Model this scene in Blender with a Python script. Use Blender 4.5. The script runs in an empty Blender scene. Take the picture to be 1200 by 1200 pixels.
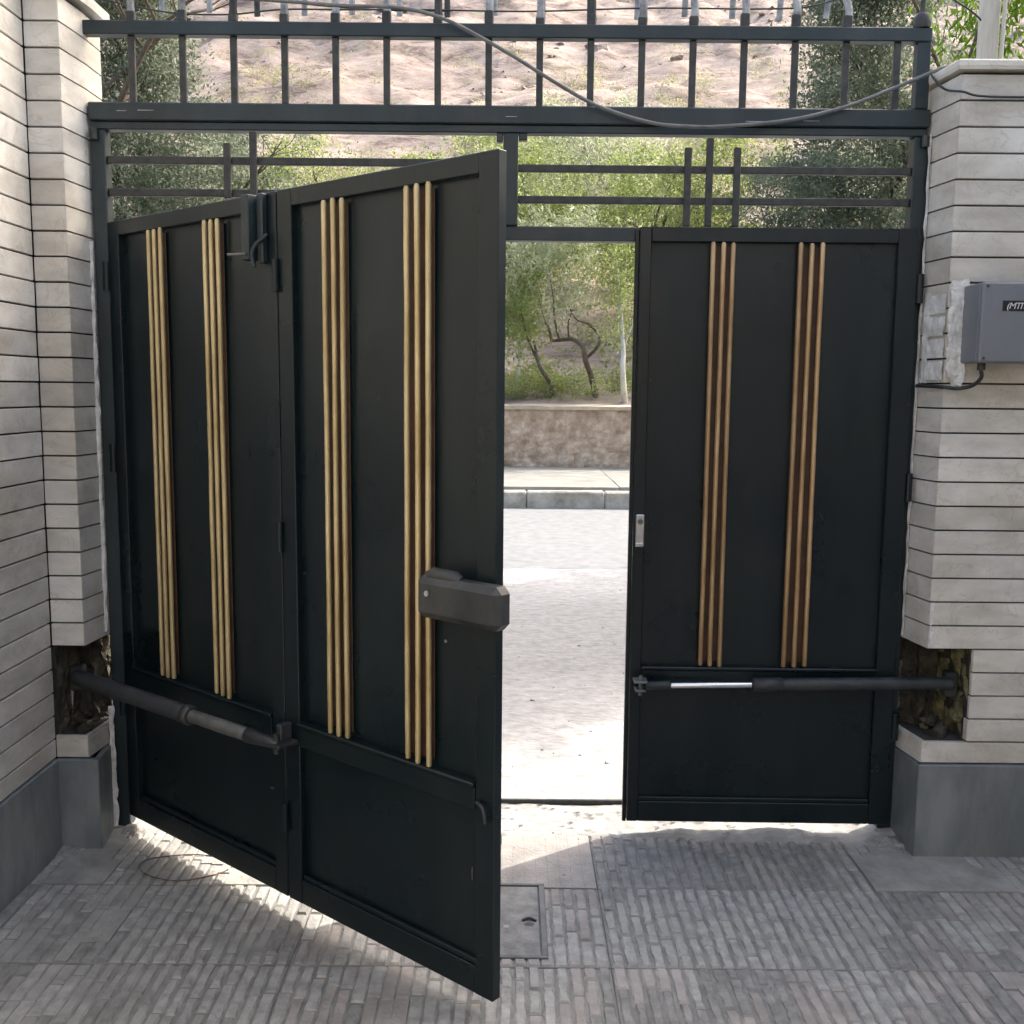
import bpy, math, random
import numpy as np
from mathutils import Vector, Matrix, noise
R = random.Random(7)
sc = bpy.context.scene
C = sc.collection

# ---------------------------------------------------------------- camera
cd = bpy.data.cameras.new('camera')
cam = bpy.data.objects.new('camera', cd); C.objects.link(cam); sc.camera = cam
cd.sensor_width = 36; cd.lens = 36 * 1188.73 / 1200; cd.clip_start = .05; cd.clip_end = 1000
rt = Vector((0.99996, 0.00084, 0.00913)); up = Vector((-0.009166, 0.12059, 0.99266)); fw = Vector((0.000267, 0.992702, -0.120592))
M = Matrix(((rt.x, up.x, -fw.x, 0), (rt.y, up.y, -fw.y, -3.3), (rt.z, up.z, -fw.z, 1.5), (0, 0, 0, 1)))
cam.matrix_world = M
# ---------------------------------------------------------------- sky, sun, exposure
EL = math.radians(44); AZ = math.atan2(.82, .57)
SD = Vector((math.sin(AZ) * math.cos(EL), math.cos(AZ) * math.cos(EL), math.sin(EL)))
w = bpy.data.worlds.new('World'); sc.world = w; w.use_nodes = True
nt = w.node_tree; bg = nt.nodes['Background']
sky = nt.nodes.new('ShaderNodeTexSky'); sky.sky_type = 'NISHITA'; sky.sun_disc = False
sky.sun_elevation = EL; sky.sun_rotation = AZ; sky.air_density = 1.3; sky.dust_density = 6; sky.ozone_density = .3
nt.links.new(sky.outputs[0], bg.inputs[0]); bg.inputs[1].default_value = .15
sl = bpy.data.lights.new('sun', 'SUN'); sl.energy = 2.0; sl.angle = math.radians(.53); sl.color = (1, .95, .87)
so = bpy.data.objects.new('sun', sl); C.objects.link(so); so.rotation_euler = SD.to_track_quat('Z', 'Y').to_euler(); so.location = (8, 6, 12)
sc.view_settings.view_transform = 'Standard'; sc.view_settings.look = 'None'
sc.view_settings.exposure = 1.75; sc.view_settings.gamma = 1; sc.view_settings.use_curve_mapping = False

# ---------------------------------------------------------------- materials
def mat(name, c1, c2=None, scale=8, rough=.6, rough2=None, bump=0, bscale=60, metal=0, rnd=0, c3=None, stretch=(1, 1, 1), detail=6, contrast=(.35, .65), dist=.01, transl=0, spec=.5, coat=0):
    m = bpy.data.materials.new(name); m.use_nodes = True
    n = m.node_tree.nodes; l = m.node_tree.links; b = n['Principled BSDF']
    c2 = c2 or c1
    tc = n.new('ShaderNodeTexCoord'); oi = n.new('ShaderNodeObjectInfo')
    mp = n.new('ShaderNodeMapping'); mp.inputs['Scale'].default_value = stretch
    ad = n.new('ShaderNodeVectorMath'); ad.operation = 'ADD'
    mu = n.new('ShaderNodeVectorMath'); mu.operation = 'SCALE'; mu.inputs['Scale'].default_value = 37
    cx = n.new('ShaderNodeCombineXYZ')
    for i in range(3): l.new(oi.outputs['Random'], cx.inputs[i])
    l.new(cx.outputs[0], mu.inputs[0]); l.new(tc.outputs['Object'], ad.inputs[0]); l.new(mu.outputs[0], ad.inputs[1])
    l.new(ad.outputs[0], mp.inputs['Vector'])
    nz = n.new('ShaderNodeTexNoise'); nz.inputs['Scale'].default_value = scale; nz.inputs['Detail'].default_value = detail; nz.inputs['Roughness'].default_value = .62
    l.new(mp.outputs[0], nz.inputs['Vector'])
    cr = n.new('ShaderNodeValToRGB'); e = cr.color_ramp.elements
    e[0].position, e[1].position = contrast; e[0].color = (*c1, 1); e[1].color = (*c2, 1)
    if c3: x = e.new((contrast[0] + contrast[1]) / 2); x.color = (*c3, 1)
    l.new(nz.outputs['Fac'], cr.inputs[0]); out = cr.outputs[0]
    if rnd:
        hs = n.new('ShaderNodeHueSaturation'); mr = n.new('ShaderNodeMapRange')
        mr.inputs['To Min'].default_value = 1 - rnd; mr.inputs['To Max'].default_value = 1 + rnd
        l.new(oi.outputs['Random'], mr.inputs['Value']); l.new(mr.outputs[0], hs.inputs['Value']); l.new(out, hs.inputs['Color']); out = hs.outputs[0]
    l.new(out, b.inputs['Base Color'])
    b.inputs['Roughness'].default_value = rough; b.inputs['Metallic'].default_value = metal
    b.inputs['Specular IOR Level'].default_value = spec
    b.inputs['Coat Weight'].default_value = coat
    if rough2 is not None:
        n2 = n.new('ShaderNodeTexNoise'); n2.inputs['Scale'].default_value = scale * 1.7; n2.inputs['Detail'].default_value = 4
        l.new(mp.outputs[0], n2.inputs['Vector'])
        m2 = n.new('ShaderNodeMapRange'); m2.inputs['From Min'].default_value = .35; m2.inputs['From Max'].default_value = .65
        m2.inputs['To Min'].default_value = rough; m2.inputs['To Max'].default_value = rough2
        l.new(n2.outputs['Fac'], m2.inputs['Value']); l.new(m2.outputs[0], b.inputs['Roughness'])
    if bump:
        n3 = n.new('ShaderNodeTexNoise'); n3.inputs['Scale'].default_value = bscale; n3.inputs['Detail'].default_value = 8
        l.new(mp.outputs[0], n3.inputs['Vector'])
        bp = n.new('ShaderNodeBump'); bp.inputs['Strength'].default_value = bump; bp.inputs['Distance'].default_value = dist
        l.new(n3.outputs['Fac'], bp.inputs['Height']); l.new(bp.outputs[0], b.inputs['Normal'])
    if transl:
        tr = n.new('ShaderNodeBsdfTranslucent'); mx = n.new('ShaderNodeMixShader'); mx.inputs[0].default_value = transl
        l.new(out, tr.inputs['Color']); l.new(b.outputs[0], mx.inputs[1]); l.new(tr.outputs[0], mx.inputs[2])
        l.new(mx.outputs[0], n['Material Output'].inputs[0])
    return m

m_black = mat('black gate paint', (.003, .009, .0115), (.007, .0145, .018), 2.2, .24, .44, bump=.12, bscale=9, dist=.004, detail=9, contrast=(.3, .75), spec=.38)
m_blackrail = mat('dark blue green frame paint', (.006, .016, .021), (.013, .027, .034), 5, .34, .52, bump=.15, bscale=35, dist=.002, detail=9)
m_bar = mat('weathered dark bar paint', (.016, .019, .020), (.045, .045, .042), 30, .45, .6, bump=.2, bscale=80, dist=.001)
m_gold = mat('pale brass paint', (.40, .31, .15), (.60, .50, .29), 16, .36, .5, c3=(.51, .41, .22), stretch=(1, 1, .3), rnd=.1, metal=.35)

m_copper = mat('tan copper paint', (.34, .21, .10), (.52, .37, .20), 16, .36, .52, c3=(.44, .29, .15), stretch=(1, 1, .3), rnd=.1, metal=.4)
m_back = mat('brown strip with rod shadow', (.035, .016, .008), (.07, .032, .014), 20, .6)
m_stone = mat('pale cream travertine', (.50, .49, .455), (.68, .665, .625), 6, .34, .5, bump=.25, bscale=110, rnd=.10, c3=(.60, .585, .55), stretch=(1, 1, 2.4), dist=.002, detail=10)
m_dirt = mat('dirty grey mortar', (.20, .19, .175), (.36, .34, .32), 18, .95, bump=1, bscale=60, dist=.01)
m_galv = mat('weathered galvanised bar', (.17, .175, .18), (.42, .43, .44), 25, .5, .7, metal=.35)
m_mortar = mat('dark mortar', (.02, .018, .016), (.05, .045, .04), 30, .95, bump=.5, bscale=90)
m_slate = mat('grey slate plinth', (.115, .135, .145), (.23, .25, .258), 5, .45, .7, bump=.35, bscale=30, c3=(.155, .175, .185), stretch=(1, 1, .35), dist=.004, rnd=.08)
m_plaster = mat('rough white plaster', (.50, .50, .49), (.78, .78, .77), 22, .5, .8, bump=.9, bscale=38, dist=.01)
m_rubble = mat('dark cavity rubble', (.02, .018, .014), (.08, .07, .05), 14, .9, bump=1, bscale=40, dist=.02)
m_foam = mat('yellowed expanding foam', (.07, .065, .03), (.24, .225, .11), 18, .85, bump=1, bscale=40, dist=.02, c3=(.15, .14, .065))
m_tile = mat('grey paving tile', (.23, .227, .208), (.375, .365, .335), 9, .75, .9, bump=.9, bscale=90, rnd=.04, dist=.004, detail=12)
m_tile_pink = mat('warm grey paving tile', (.25, .232, .212), (.39, .355, .325), 9, .75, .9, bump=.9, bscale=90, rnd=.04, dist=.004, detail=12)
m_tile_dark = mat('dark worn relief', (.18, .175, .162), (.30, .292, .27), 22, .8, bump=.9, bscale=110, dist=.004)
m_tile_lite = mat('bright worn relief', (.26, .253, .235), (.41, .40, .37), 22, .8, bump=.9, bscale=110, dist=.004)
m_grout = mat('dirty groove', (.165, .16, .148), (.27, .262, .245), 14, .95, bump=.6, bscale=120, dist=.003)
m_cement = mat('broken pale cement', (.25, .243, .23), (.37, .36, .345), 12, .9, bump=.5, bscale=30, c3=(.32, .31, .295), dist=.005, detail=12)
m_ramp = mat('rough concrete ramp', (.225, .22, .215), (.40, .397, .39), 19, .9, bump=.6, bscale=40, c3=(.32, .316, .31), stretch=(.7, 1.0, 1), dist=.010, detail=14, contrast=(.28, .72))
m_rampd = mat('coarse grey concrete', (.22, .215, .205), (.33, .32, .30), 5, .95, bump=1, bscale=24, stretch=(.4, 1.6, 1), dist=.03)
m_road = mat('pale worn asphalt', (.155, .16, .165), (.215, .22, .225), 9, .85, bump=.5, bscale=140, dist=.004, detail=14)
m_kerb = mat('concrete kerb', (.22, .19, .15), (.48, .44, .38), 4, .85, bump=.9, bscale=40, rnd=.15, detail=12, c3=(.36, .325, .275))
m_walk = mat('pale pavement slabs', (.19, .185, .165), (.28, .27, .245), 3, .85, bump=.4, bscale=60, rnd=.05, detail=12)
m_rwall = mat('mud coloured masonry', (.30, .205, .14), (.56, .44, .34), 6, .95, bump=1, bscale=9, rnd=.1, c3=(.42, .31, .225), dist=.05, detail=12)
m_steel = mat('galvanised steel', (.42, .43, .44), (.62, .63, .64), 20, .28, .45, metal=.9)
m_chrome = mat('bright piston rod', (.80, .81, .83), (.9, .9, .92), 20, .16, .25, metal=1)
m_operator = mat('black operator enamel', (.014, .018, .021), (.032, .036, .040), 12, .38, .55, bump=.3, bscale=40, dist=.003)
m_sleeve = mat('grey sleeve metal', (.09, .095, .092), (.16, .165, .16), 14, .42, .6, metal=.3)
m_box = mat('blue grey box enamel', (.14, .155, .175), (.165, .178, .20), 3, .4, .5, bump=.08, bscale=200)
m_label = mat('black label', (.008, .009, .014), None, 3, .3)
m_white = mat('pale lettering', (.62, .62, .66), None, 3, .5)
m_cable = mat('grey cable sheath', (.10, .105, .105), (.17, .175, .17), 20, .4, .6)
m_cabled = mat('black cable sheath', (.015, .015, .016), (.03, .03, .03), 20, .45)
m_rust = mat('rusty iron', (.08, .045, .03), (.20, .13, .09), 40, .8, bump=.6, bscale=90)
m_bark = mat('dark bark', (.06, .045, .035), (.14, .11, .085), 18, .95, bump=1, bscale=30, stretch=(1, 1, .3), dist=.02)
m_barkp = mat('pale bark', (.38, .36, .31), (.55, .53, .47), 10, .9, bump=.6, bscale=30, stretch=(1, 1, .3), dist=.02)
m_plank = mat('weathered brown plank', (.20, .13, .085), (.38, .27, .19), 9, .8, bump=.5, bscale=50, stretch=(.2, 1, 1))
m_soil = mat('dry soil', (.36, .28, .20), (.52, .43, .33), 3, .95, bump=.8, bscale=12, dist=.03)

def leafmat(name, a, b, c, sc_=1.6):
    return mat(name, a, c, sc_, .5, c3=b, detail=10, contrast=(.36, .66), transl=.6, spec=.25)
m_leaf_green = leafmat('bright foliage', (.13, .17, .05), (.26, .32, .10), (.43, .48, .22))
m_leaf_pale = leafmat('silvery foliage', (.28, .32, .19), (.44, .48, .31), (.62, .64, .49))
m_leaf_dark = leafmat('haze lightened dark foliage', (.10, .125, .085), (.165, .20, .14), (.29, .33, .24))  # dark leaf greens lightened in place of distance haze
m_leaf_olive = leafmat('olive yellow foliage', (.17, .18, .08), (.30, .31, .15), (.44, .44, .26))
m_leaf_vivid = leafmat('vivid hanging foliage', (.06, .13, .012), (.13, .23, .02), (.21, .33, .05), 6)

def weather(m):
    n = m.node_tree.nodes; l = m.node_tree.links; b = n['Principled BSDF']
    src = b.inputs['Base Color'].links[0].from_socket; tc = n.new('ShaderNodeTexCoord')
    a = n.new('ShaderNodeTexNoise'); a.inputs['Scale'].default_value = 2.6; a.inputs['Detail'].default_value = 10; a.inputs['Distortion'].default_value = .8; l.new(tc.outputs['Object'], a.inputs['Vector'])
    cr = n.new('ShaderNodeValToRGB'); e = cr.color_ramp.elements; e[0].position = .40; e[0].color = (.80, .76, .70, 1); e[1].position = .56; e[1].color = (1, 1, 1, 1)
    l.new(a.outputs['Fac'], cr.inputs[0])
    v = n.new('ShaderNodeTexNoise'); v.inputs['Scale'].default_value = 5; v.inputs['Detail'].default_value = 7; v.inputs['Distortion'].default_value = 2.5; l.new(tc.outputs['Object'], v.inputs['Vector'])
    c2 = n.new('ShaderNodeValToRGB'); e = c2.color_ramp.elements; e[0].position = .485; e[0].color = (1, 1, 1, 1); e[1].position = .515; e[1].color = (1, 1, 1, 1); x = e.new(.5); x.color = (.80, .76, .71, 1)
    l.new(v.outputs['Fac'], c2.inputs[0])
    q = n.new('ShaderNodeMix'); q.data_type = 'RGBA'; q.blend_type = 'MULTIPLY'; q.inputs['Factor'].default_value = 1; l.new(cr.outputs[0], q.inputs['A']); l.new(c2.outputs[0], q.inputs['B'])
    p = n.new('ShaderNodeMix'); p.data_type = 'RGBA'; p.blend_type = 'MULTIPLY'; p.inputs['Factor'].default_value = .75; l.new(src, p.inputs['A']); l.new(q.outputs['Result'], p.inputs['B'])
    l.new(p.outputs['Result'], b.inputs['Base Color'])
weather(m_stone)
def dusty(m, col, lo, hi, amt):
    n = m.node_tree.nodes; l = m.node_tree.links; b = n['Principled BSDF']
    src = b.inputs['Base Color'].links[0].from_socket; tc = n.new('ShaderNodeTexCoord')
    mp = n.new('ShaderNodeMapping'); mp.inputs['Scale'].default_value = (3.5, 3.5, .8); l.new(tc.outputs['Object'], mp.inputs['Vector'])
    a = n.new('ShaderNodeTexNoise'); a.inputs['Scale'].default_value = 1.6; a.inputs['Detail'].default_value = 12; a.inputs['Roughness'].default_value = .7; l.new(mp.outputs[0], a.inputs['Vector'])
    f = n.new('ShaderNodeTexNoise'); f.inputs['Scale'].default_value = 160; f.inputs['Detail'].default_value = 3; l.new(tc.outputs['Object'], f.inputs['Vector'])
    mr = n.new('ShaderNodeMapRange'); mr.inputs['From Min'].default_value = lo; mr.inputs['From Max'].default_value = hi; mr.inputs['To Max'].default_value = amt; l.new(a.outputs['Fac'], mr.inputs['Value'])
    m2 = n.new('ShaderNodeMath'); m2.operation = 'MULTIPLY'; l.new(mr.outputs[0], m2.inputs[0]); l.new(f.outputs['Fac'], m2.inputs[1])
    mx = n.new('ShaderNodeMix'); mx.data_type = 'RGBA'; mx.inputs['B'].default_value = (*col, 1); l.new(m2.outputs[0], mx.inputs['Factor']); l.new(src, mx.inputs['A']); l.new(mx.outputs['Result'], b.inputs['Base Color'])
dusty(m_black, (.06, .07, .07), .48, .85, .35); dusty(m_blackrail, (.12, .12, .11), .5, .8, .4)
dusty(m_operator, (.14, .135, .12), .45, .75, .6); dusty(m_box, (.30, .30, .28), .5, .8, .35); dusty(m_slate, (.36, .35, .33), .48, .75, .8)
def hillmat():
    m = bpy.data.materials.new('rocky hillside'); m.use_nodes = True
    n = m.node_tree.nodes; l = m.node_tree.links; b = n['Principled BSDF']
    tc = n.new('ShaderNodeTexCoord')
    mp = n.new('ShaderNodeMapping'); mp.inputs['Rotation'].default_value = (0, .3, 0); mp.inputs['Scale'].default_value = (.55, .7, 1.3)
    l.new(tc.outputs['Object'], mp.inputs['Vector'])
    a = n.new('ShaderNodeTexNoise'); a.inputs['Scale'].default_value = .8; a.inputs['Detail'].default_value = 15; a.inputs['Roughness'].default_value = .78; a.inputs['Distortion'].default_value = .4
    l.new(mp.outputs[0], a.inputs['Vector'])
    cr = n.new('ShaderNodeValToRGB'); e = cr.color_ramp.elements
    e[0].position = .40; e[0].color = (.13, .095, .08, 1); e[1].position = .60; e[1].color = (.43, .345, .30, 1)
    x = e.new(.48); x.color = (.31, .235, .20, 1)
    l.new(a.outputs['Fac'], cr.inputs[0])
    # dry grass tufts: small scattered olive patches
    g = n.new('ShaderNodeTexNoise'); g.inputs['Scale'].default_value = 1.1; g.inputs['Detail'].default_value = 8; g.inputs['Roughness'].default_value = .75
    l.new(tc.outputs['Object'], g.inputs['Vector'])
    gr = n.new('ShaderNodeValToRGB'); gr.color_ramp.elements[0].position = .56; gr.color_ramp.elements[1].position = .66
    l.new(g.outputs['Fac'], gr.inputs[0])
    mx = n.new('ShaderNodeMix'); mx.data_type = 'RGBA'; mx.inputs['B'].default_value = (.30, .29, .17, 1)
    l.new(gr.outputs[0], mx.inputs['Factor']); l.new(cr.outputs[0], mx.inputs['A']); l.new(mx.outputs['Result'], b.inputs['Base Color'])
    b.inputs['Roughness'].default_value = .95
    bp = n.new('ShaderNodeBump'); bp.inputs['Strength'].default_value = .8; bp.inputs['Distance'].default_value = .3
    l.new(a.outputs['Fac'], bp.inputs['Height']); l.new(bp.outputs[0], b.inputs['Normal'])
    return m
m_hill = hillmat()

# ---------------------------------------------------------------- mesh helpers
class MB:
    def __init__(s): s.v = []; s.f = []; s.mi = []; s.sm = []
    def add(s, vs, fs, mi=0, smooth=False):
        o = len(s.v); s.v += [tuple(v) for v in vs]
        for f in fs: s.f.append(tuple(i + o for i in f)); s.mi.append(mi); s.sm.append(smooth)
    def box(s, x0, x1, y0, y1, z0, z1, b=.002, mi=0, fr=None, jit=0):
        """chamfered box; fr = function mapping local to world"""
        b = min(b, (x1 - x0) * .45, (y1 - y0) * .45, (z1 - z0) * .45)
        if b <= 0:
            vs = [(x, y, z) for x in (x0, x1) for y in (y0, y1) for z in (z0, z1)]
            fs = [(0, 1, 3, 2), (4, 6, 7, 5), (0, 4, 5, 1), (2, 3, 7, 6), (0, 2, 6, 4), (1, 5, 7, 3)]
        else:
            vs = []; idx = {}
            X, Y, Z = (x0, x1), (y0, y1), (z0, z1)
            for i in (0, 1):
                for j in (0, 1):
                    for k in (0, 1):
                        sx, sy, sz = (b, -b)[i], (b, -b)[j], (b, -b)[k]
                        jj = [R.uniform(-jit, jit) for _ in range(3)] if jit else (0, 0, 0)
                        idx[i, j, k, 0] = len(vs); vs.append((X[i] + jj[0], Y[j] + sy + jj[1], Z[k] + sz + jj[2]))
                        idx[i, j, k, 1] = len(vs); vs.append((X[i] + sx + jj[0], Y[j] + jj[1], Z[k] + sz + jj[2]))
                        idx[i, j, k, 2] = len(vs); vs.append((X[i] + sx + jj[0], Y[j] + sy + jj[1], Z[k] + jj[2]))
            fs = []
            def q(*k): fs.append([idx[a] for a in k])
            for i in (0, 1):
                q((i, 0, 0, 0), (i, 1, 0, 0), (i, 1, 1, 0), (i, 0, 1, 0)); q((0, i, 0, 1), (1, i, 0, 1), (1, i, 1, 1), (0, i, 1, 1)); q((0, 0, i, 2), (1, 0, i, 2), (1, 1, i, 2), (0, 1, i, 2))
                for j in (0, 1):
                    q((i, j, 0, 0), (i, j, 1, 0), (i, j, 1, 1), (i, j, 0, 1)); q((i, 0, j, 0), (i, 1, j, 0), (i, 1, j, 2), (i, 0, j, 2)); q((0, i, j, 1), (1, i, j, 1), (1, i, j, 2), (0, i, j, 2))
                    for k in (0, 1): q((i, j, k, 0), (i, j, k, 1), (i, j, k, 2))
            cc = Vector(((x0 + x1) / 2, (y0 + y1) / 2, (z0 + z1) / 2))
            out = []
            for f in fs:
                p = [Vector(vs[i]) for i in f]; nn = (p[1] - p[0]).cross(p[2] - p[0])
                ce = sum(p, Vector()) / len(p)
                out.append(f if nn.dot(ce - cc) > 0 else f[::-1])
            fs = out
        if fr: vs = [fr(*v) for v in vs]
        s.add(vs, fs, mi)
    def tube(s, pts, r, n=8, mi=0, cap=True, smooth=True, fl=None):
        pts = [Vector(p) for p in pts]; m = len(pts)
        rs = r if isinstance(r, (list, tuple)) else [r] * m
        t0 = (pts[1] - pts[0]).normalized(); u = t0.orthogonal().normalized()
        if abs(t0.z) > .9: u = Vector((1, 0, 0)); u = (u - t0 * u.dot(t0)).normalized()
        vs = []
        for i in range(m):
            t = (pts[min(i + 1, m - 1)] - pts[max(i - 1, 0)]).normalized()
            u = (u - t * u.dot(t)).normalized(); v = t.cross(u)
            for k in range(n):
                a = 2 * math.pi * k / n
                vs.append(pts[i] + (u * math.cos(a) + v * math.sin(a) * (fl or 1)) * rs[i])
        fs = [(i * n + k, i * n + (k + 1) % n, (i + 1) * n + (k + 1) % n, (i + 1) * n + k) for i in range(m - 1) for k in range(n)]
        s.add(vs, fs, mi, smooth)
        if cap: s.add(vs[:n], [tuple(range(n))[::-1]], mi); s.add(vs[-n:], [tuple(range(n))], mi)
    def mesh(s, name, mats):
        me = bpy.data.meshes.new(name); me.from_pydata(s.v, [], s.f); 
        for m in (mats if isinstance(mats, (list, tuple)) else [mats]): me.materials.append(m)
        me.polygons.foreach_set('material_index', s.mi); me.polygons.foreach_set('use_smooth', s.sm); me.update()
        return me
    def build(s, name, mats, parent=None, loc=None):
        return link(name, s.mesh(name, mats), parent, loc)
def link(name, me, parent=None, loc=None):
    o = bpy.data.objects.new(name, me); C.objects.link(o)
    if parent: o.parent = parent
    if loc: o.location = loc
    return o
def tag(o, label=None, cat=None, group=None, kind=None):
    if label: o['label'] = label
    if cat: o['category'] = cat
    if group: o['group'] = group
    if kind: o['kind'] = kind
    return o
def empty(name, loc=(0, 0, 0), rz=0, **k):
    o = bpy.data.objects.new(name, None); C.objects.link(o); o.location = loc; o.rotation_euler = (0, 0, rz); o.empty_display_size = .1
    return tag(o, **k)
def bx(name, m, parent, *a, b=.002, **k):
    mb = MB(); mb.box(*a, b=b, **k); return mb.build(name, m, parent)
def tb(name, m, parent, pts, r, n=8, **k):
    mb = MB(); mb.tube(pts, r, n, **k); return mb.build(name, m, parent)
def smooth_path(P, sub=6):
    P = [Vector(p) for p in P]; out = []
    for i in range(len(P) - 1):
        p0 = P[max(i - 1, 0)]; p1 = P[i]; p2 = P[i + 1]; p3 = P[min(i + 2, len(P) - 1)]
        for k in range(sub):
            t = k / sub
            out.append(.5 * ((2 * p1) + (p2 - p0) * t + (2 * p0 - 5 * p1 + 4 * p2 - p3) * t * t + (3 * p1 - p0 - 3 * p2 + p3) * t ** 3))
    return out + [P[-1]]
def fbm(x, y, z=0, o=4): return noise.fractal(Vector((x, y, z)), 1.0, 2.0, o)

# ================================================================ THE GROUND
YP = -.15
# courtyard sub-floor (under the tiles)
cf = bx('courtyard_floor', m_grout, None, -1.75, 3.2, -6.5, .04, -.25, -.006, b=0); cf['kind'] = 'structure'
TP = .42; TX = .84
def tile_mesh(kind, seed):
    r = random.Random(seed); mb = MB(); h = TP / 2 - .0013; w_ = TX / 2 - .0005
    mb.box(-w_, w_, -h, h, -.03, 0, b=.0015, mi=0)
    ncol = 23; cw = (2 * w_ - .004) / ncol
    for c in range(ncol):
        y = -h + .003; x0 = -w_ + .002 + c * cw; first = r.uniform(.04, .17)
        while y < h - .02:
            L = first or r.choice([.10, .13, .16, .19]) * r.uniform(.9, 1.1); first = 0
            y1 = min(y + L, h - .003)
            if h - y1 < .035: y1 = h - .003
            dk = noise.noise(Vector((c * .13 + 9, y * 3, seed * 1.9)))
            wr = noise.noise(Vector((c * .10, y * 2.4 + 3, seed * 3.7 + 5)))
            low = wr > {'rough': .50, 'mid': .30, 'worn': .05}[kind]; tt = max(0, min(1, (wr - {'rough': .05, 'mid': -.2, 'worn': -.42}[kind]) / .45))
            fr_ = .4985 if low else r.uniform(.32, .40) * (1 - tt) + .475 * tt
            ht = (r.uniform(.0042, .0066) * (1 - tt) + .0042 * tt) if not low else r.uniform(.0041, .0043)
            a = x0 + cw * (.5 - fr_); b_ = x0 + cw * (.5 + fr_)
            ns = max(2, int((y1 - y) / .02)); vs = []; q = .0001 if low else .0026 * (1 - .6 * tt)
            for i in range(ns + 1):
                t = i / ns; yy = y + (y1 - y) * t; j = lambda: r.uniform(-q, q); k = .0002 if low else r.uniform(.0025, .0055)
                hh = ht * (1 if low else .7 + .55 * r.random()); y_ = yy + (k if i == 0 else -k if i == ns else 0)
                vs += [(a + j(), yy, .0002), (a + k + j(), y_, hh), (b_ - k + j(), y_, hh), (b_ + j(), yy, .0002)]
            fs = [(4 * i + p, 4 * i + p + 1, 4 * i + p + 5, 4 * i + p + 4)[::-1] for i in range(ns) for p in range(3)]
            fs += [(0, 1, 2, 3), (4 * ns + 3, 4 * ns + 2, 4 * ns + 1, 4 * ns)]
            mb.add(vs, fs, mi=1 if low else (2 if dk > .18 else 3 if (dk < -.12 or r.random() < .15) else 1))
            y = y1 + (.0001 if low else r.uniform(.004, .009))
    return mb.mesh('paving_tile', [m_grout, m_tile, m_tile_dark, m_tile_lite])
tm = {k: [tile_mesh(k, s + i) for i in range(n)] for k, s, n in (('rough', 10, 5), ('mid', 20, 4), ('worn', 30, 4))}
def pinkify(me):
    c = me.copy(); c.materials[1] = m_tile_pink; return c
tmp_ = {k: [pinkify(a) for a in v] for k, v in tm.items()}
for j in range(-1, 9):
    for k in range(-3, 4):
        x = .27 + TX * (k + .5); y = -.395 - TP * (j + .5)
        if j == -1: kind = 'worn' if k in (-2, -1, 1) else 'mid'
        elif j == 0: kind = 'mid' if k in (-3, -2) else 'rough'
        else: kind = 'rough'
        if k == -1 and j in (0, 1): kind = 'mid'
        pool = tmp_ if (k >= -1 and R.random() < .5) else tm
        o = link('paving_tile', pool[kind][(j * 3 + k + 9) % len(pool[kind])], cf)
        o.location = (x, y, R.uniform(-.001, .001)); o.rotation_euler = (R.uniform(-.002, .002), R.uniform(-.001, .001), math.pi * R.randint(0, 1))

# broken cement strip at the threshold, with a raised rim and cracks
def cement():
    mb = MB(); nx, ny = 190, 26; x0, x1 = -1.36, 1.40
    vs = []
    for i in range(nx + 1):
        x = x0 + (x1 - x0) * i / nx
        yf = -.035 + .03 * fbm(x * 2.2, 3.1) + .014 * fbm(x * 12, 8.3)
        if x > .35: yf += -.035 * min(1, (x - .35) * 3) - .02 * math.exp(-((x - .38) / .08) ** 2)
        if x > 1.1: yf -= (x - 1.1) * .28
        if x < -1.15: yf -= (-1.15 - x) * .35
        for j in range(ny + 1):
            t = j / ny; y = yf + (.222 - yf) * t
            z = .007 + .005 * fbm(x * 6, y * 10, 1) + .0025 * fbm(x * 30, y * 40, 2)
            cr = abs(fbm(x * 4 + 5, y * 8, 6)); z -= .012 * max(0, 1 - cr / .035)
            if x > .40: z += .020 * min(1, (x - .40) * 8) * min(1, max(0, (y + .06) * 25)) * (.75 + .5 * fbm(x * 5, 2))
            if x > .38 and x < 1.15: z += .005 * math.exp(-((y + .035) / .035) ** 2)
            z += .012 * max(0, (abs(x) - 1.15) / .25) ** 2
            if j == 0: z = -.008
            if j == 1: z = min(z, .009) * .6
            vs.append((x, y, z))
    fs = [(i * (ny + 1) + j, (i + 1) * (ny + 1) + j, (i + 1) * (ny + 1) + j + 1, i * (ny + 1) + j + 1) for i in range(nx) for j in range(ny)]
    mb.add(vs, fs); return mb.build('cement_strip', m_cement, cf)
cement()
# ramp outside, road, kerb, pavement
def sheet(name, x0, x1, y0, y1, nx, ny, zf, m, kind='structure', mi=None, parent=None):
    vs = [(x0 + (x1 - x0) * i / nx, y0 + (y1 - y0) * j / ny) for i in range(nx + 1) for j in range(ny + 1)]
    vs = [(x, y, zf(x, y)) for x, y in vs]
    mb = MB(); fs = [(i * (ny + 1) + j, (i + 1) * (ny + 1) + j, (i + 1) * (ny + 1) + j + 1, i * (ny + 1) + j + 1) for i in range(nx) for j in range(ny)]
    mb.add(vs, fs, smooth=True)
    if mi:
        for q, f in enumerate(fs):
            c = vs[f[0]]; mb.mi[q] = mi(c[0], c[1])
    o = mb.build(name, m, parent)
    if kind: o['kind'] = kind
    return o
def rampz(x, y):
    band = max(0, min(1, (y - 1.0) / .8)) * max(0, min(1, (4.7 - y) / .5))
    return .001 + (.006 * fbm(x * .9, y * 3, 4) + .004 * fbm(x * 4, y * 9, 9)) * (.4 + .6 * band) * min(1, (5.05 - y) * 2)
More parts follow.
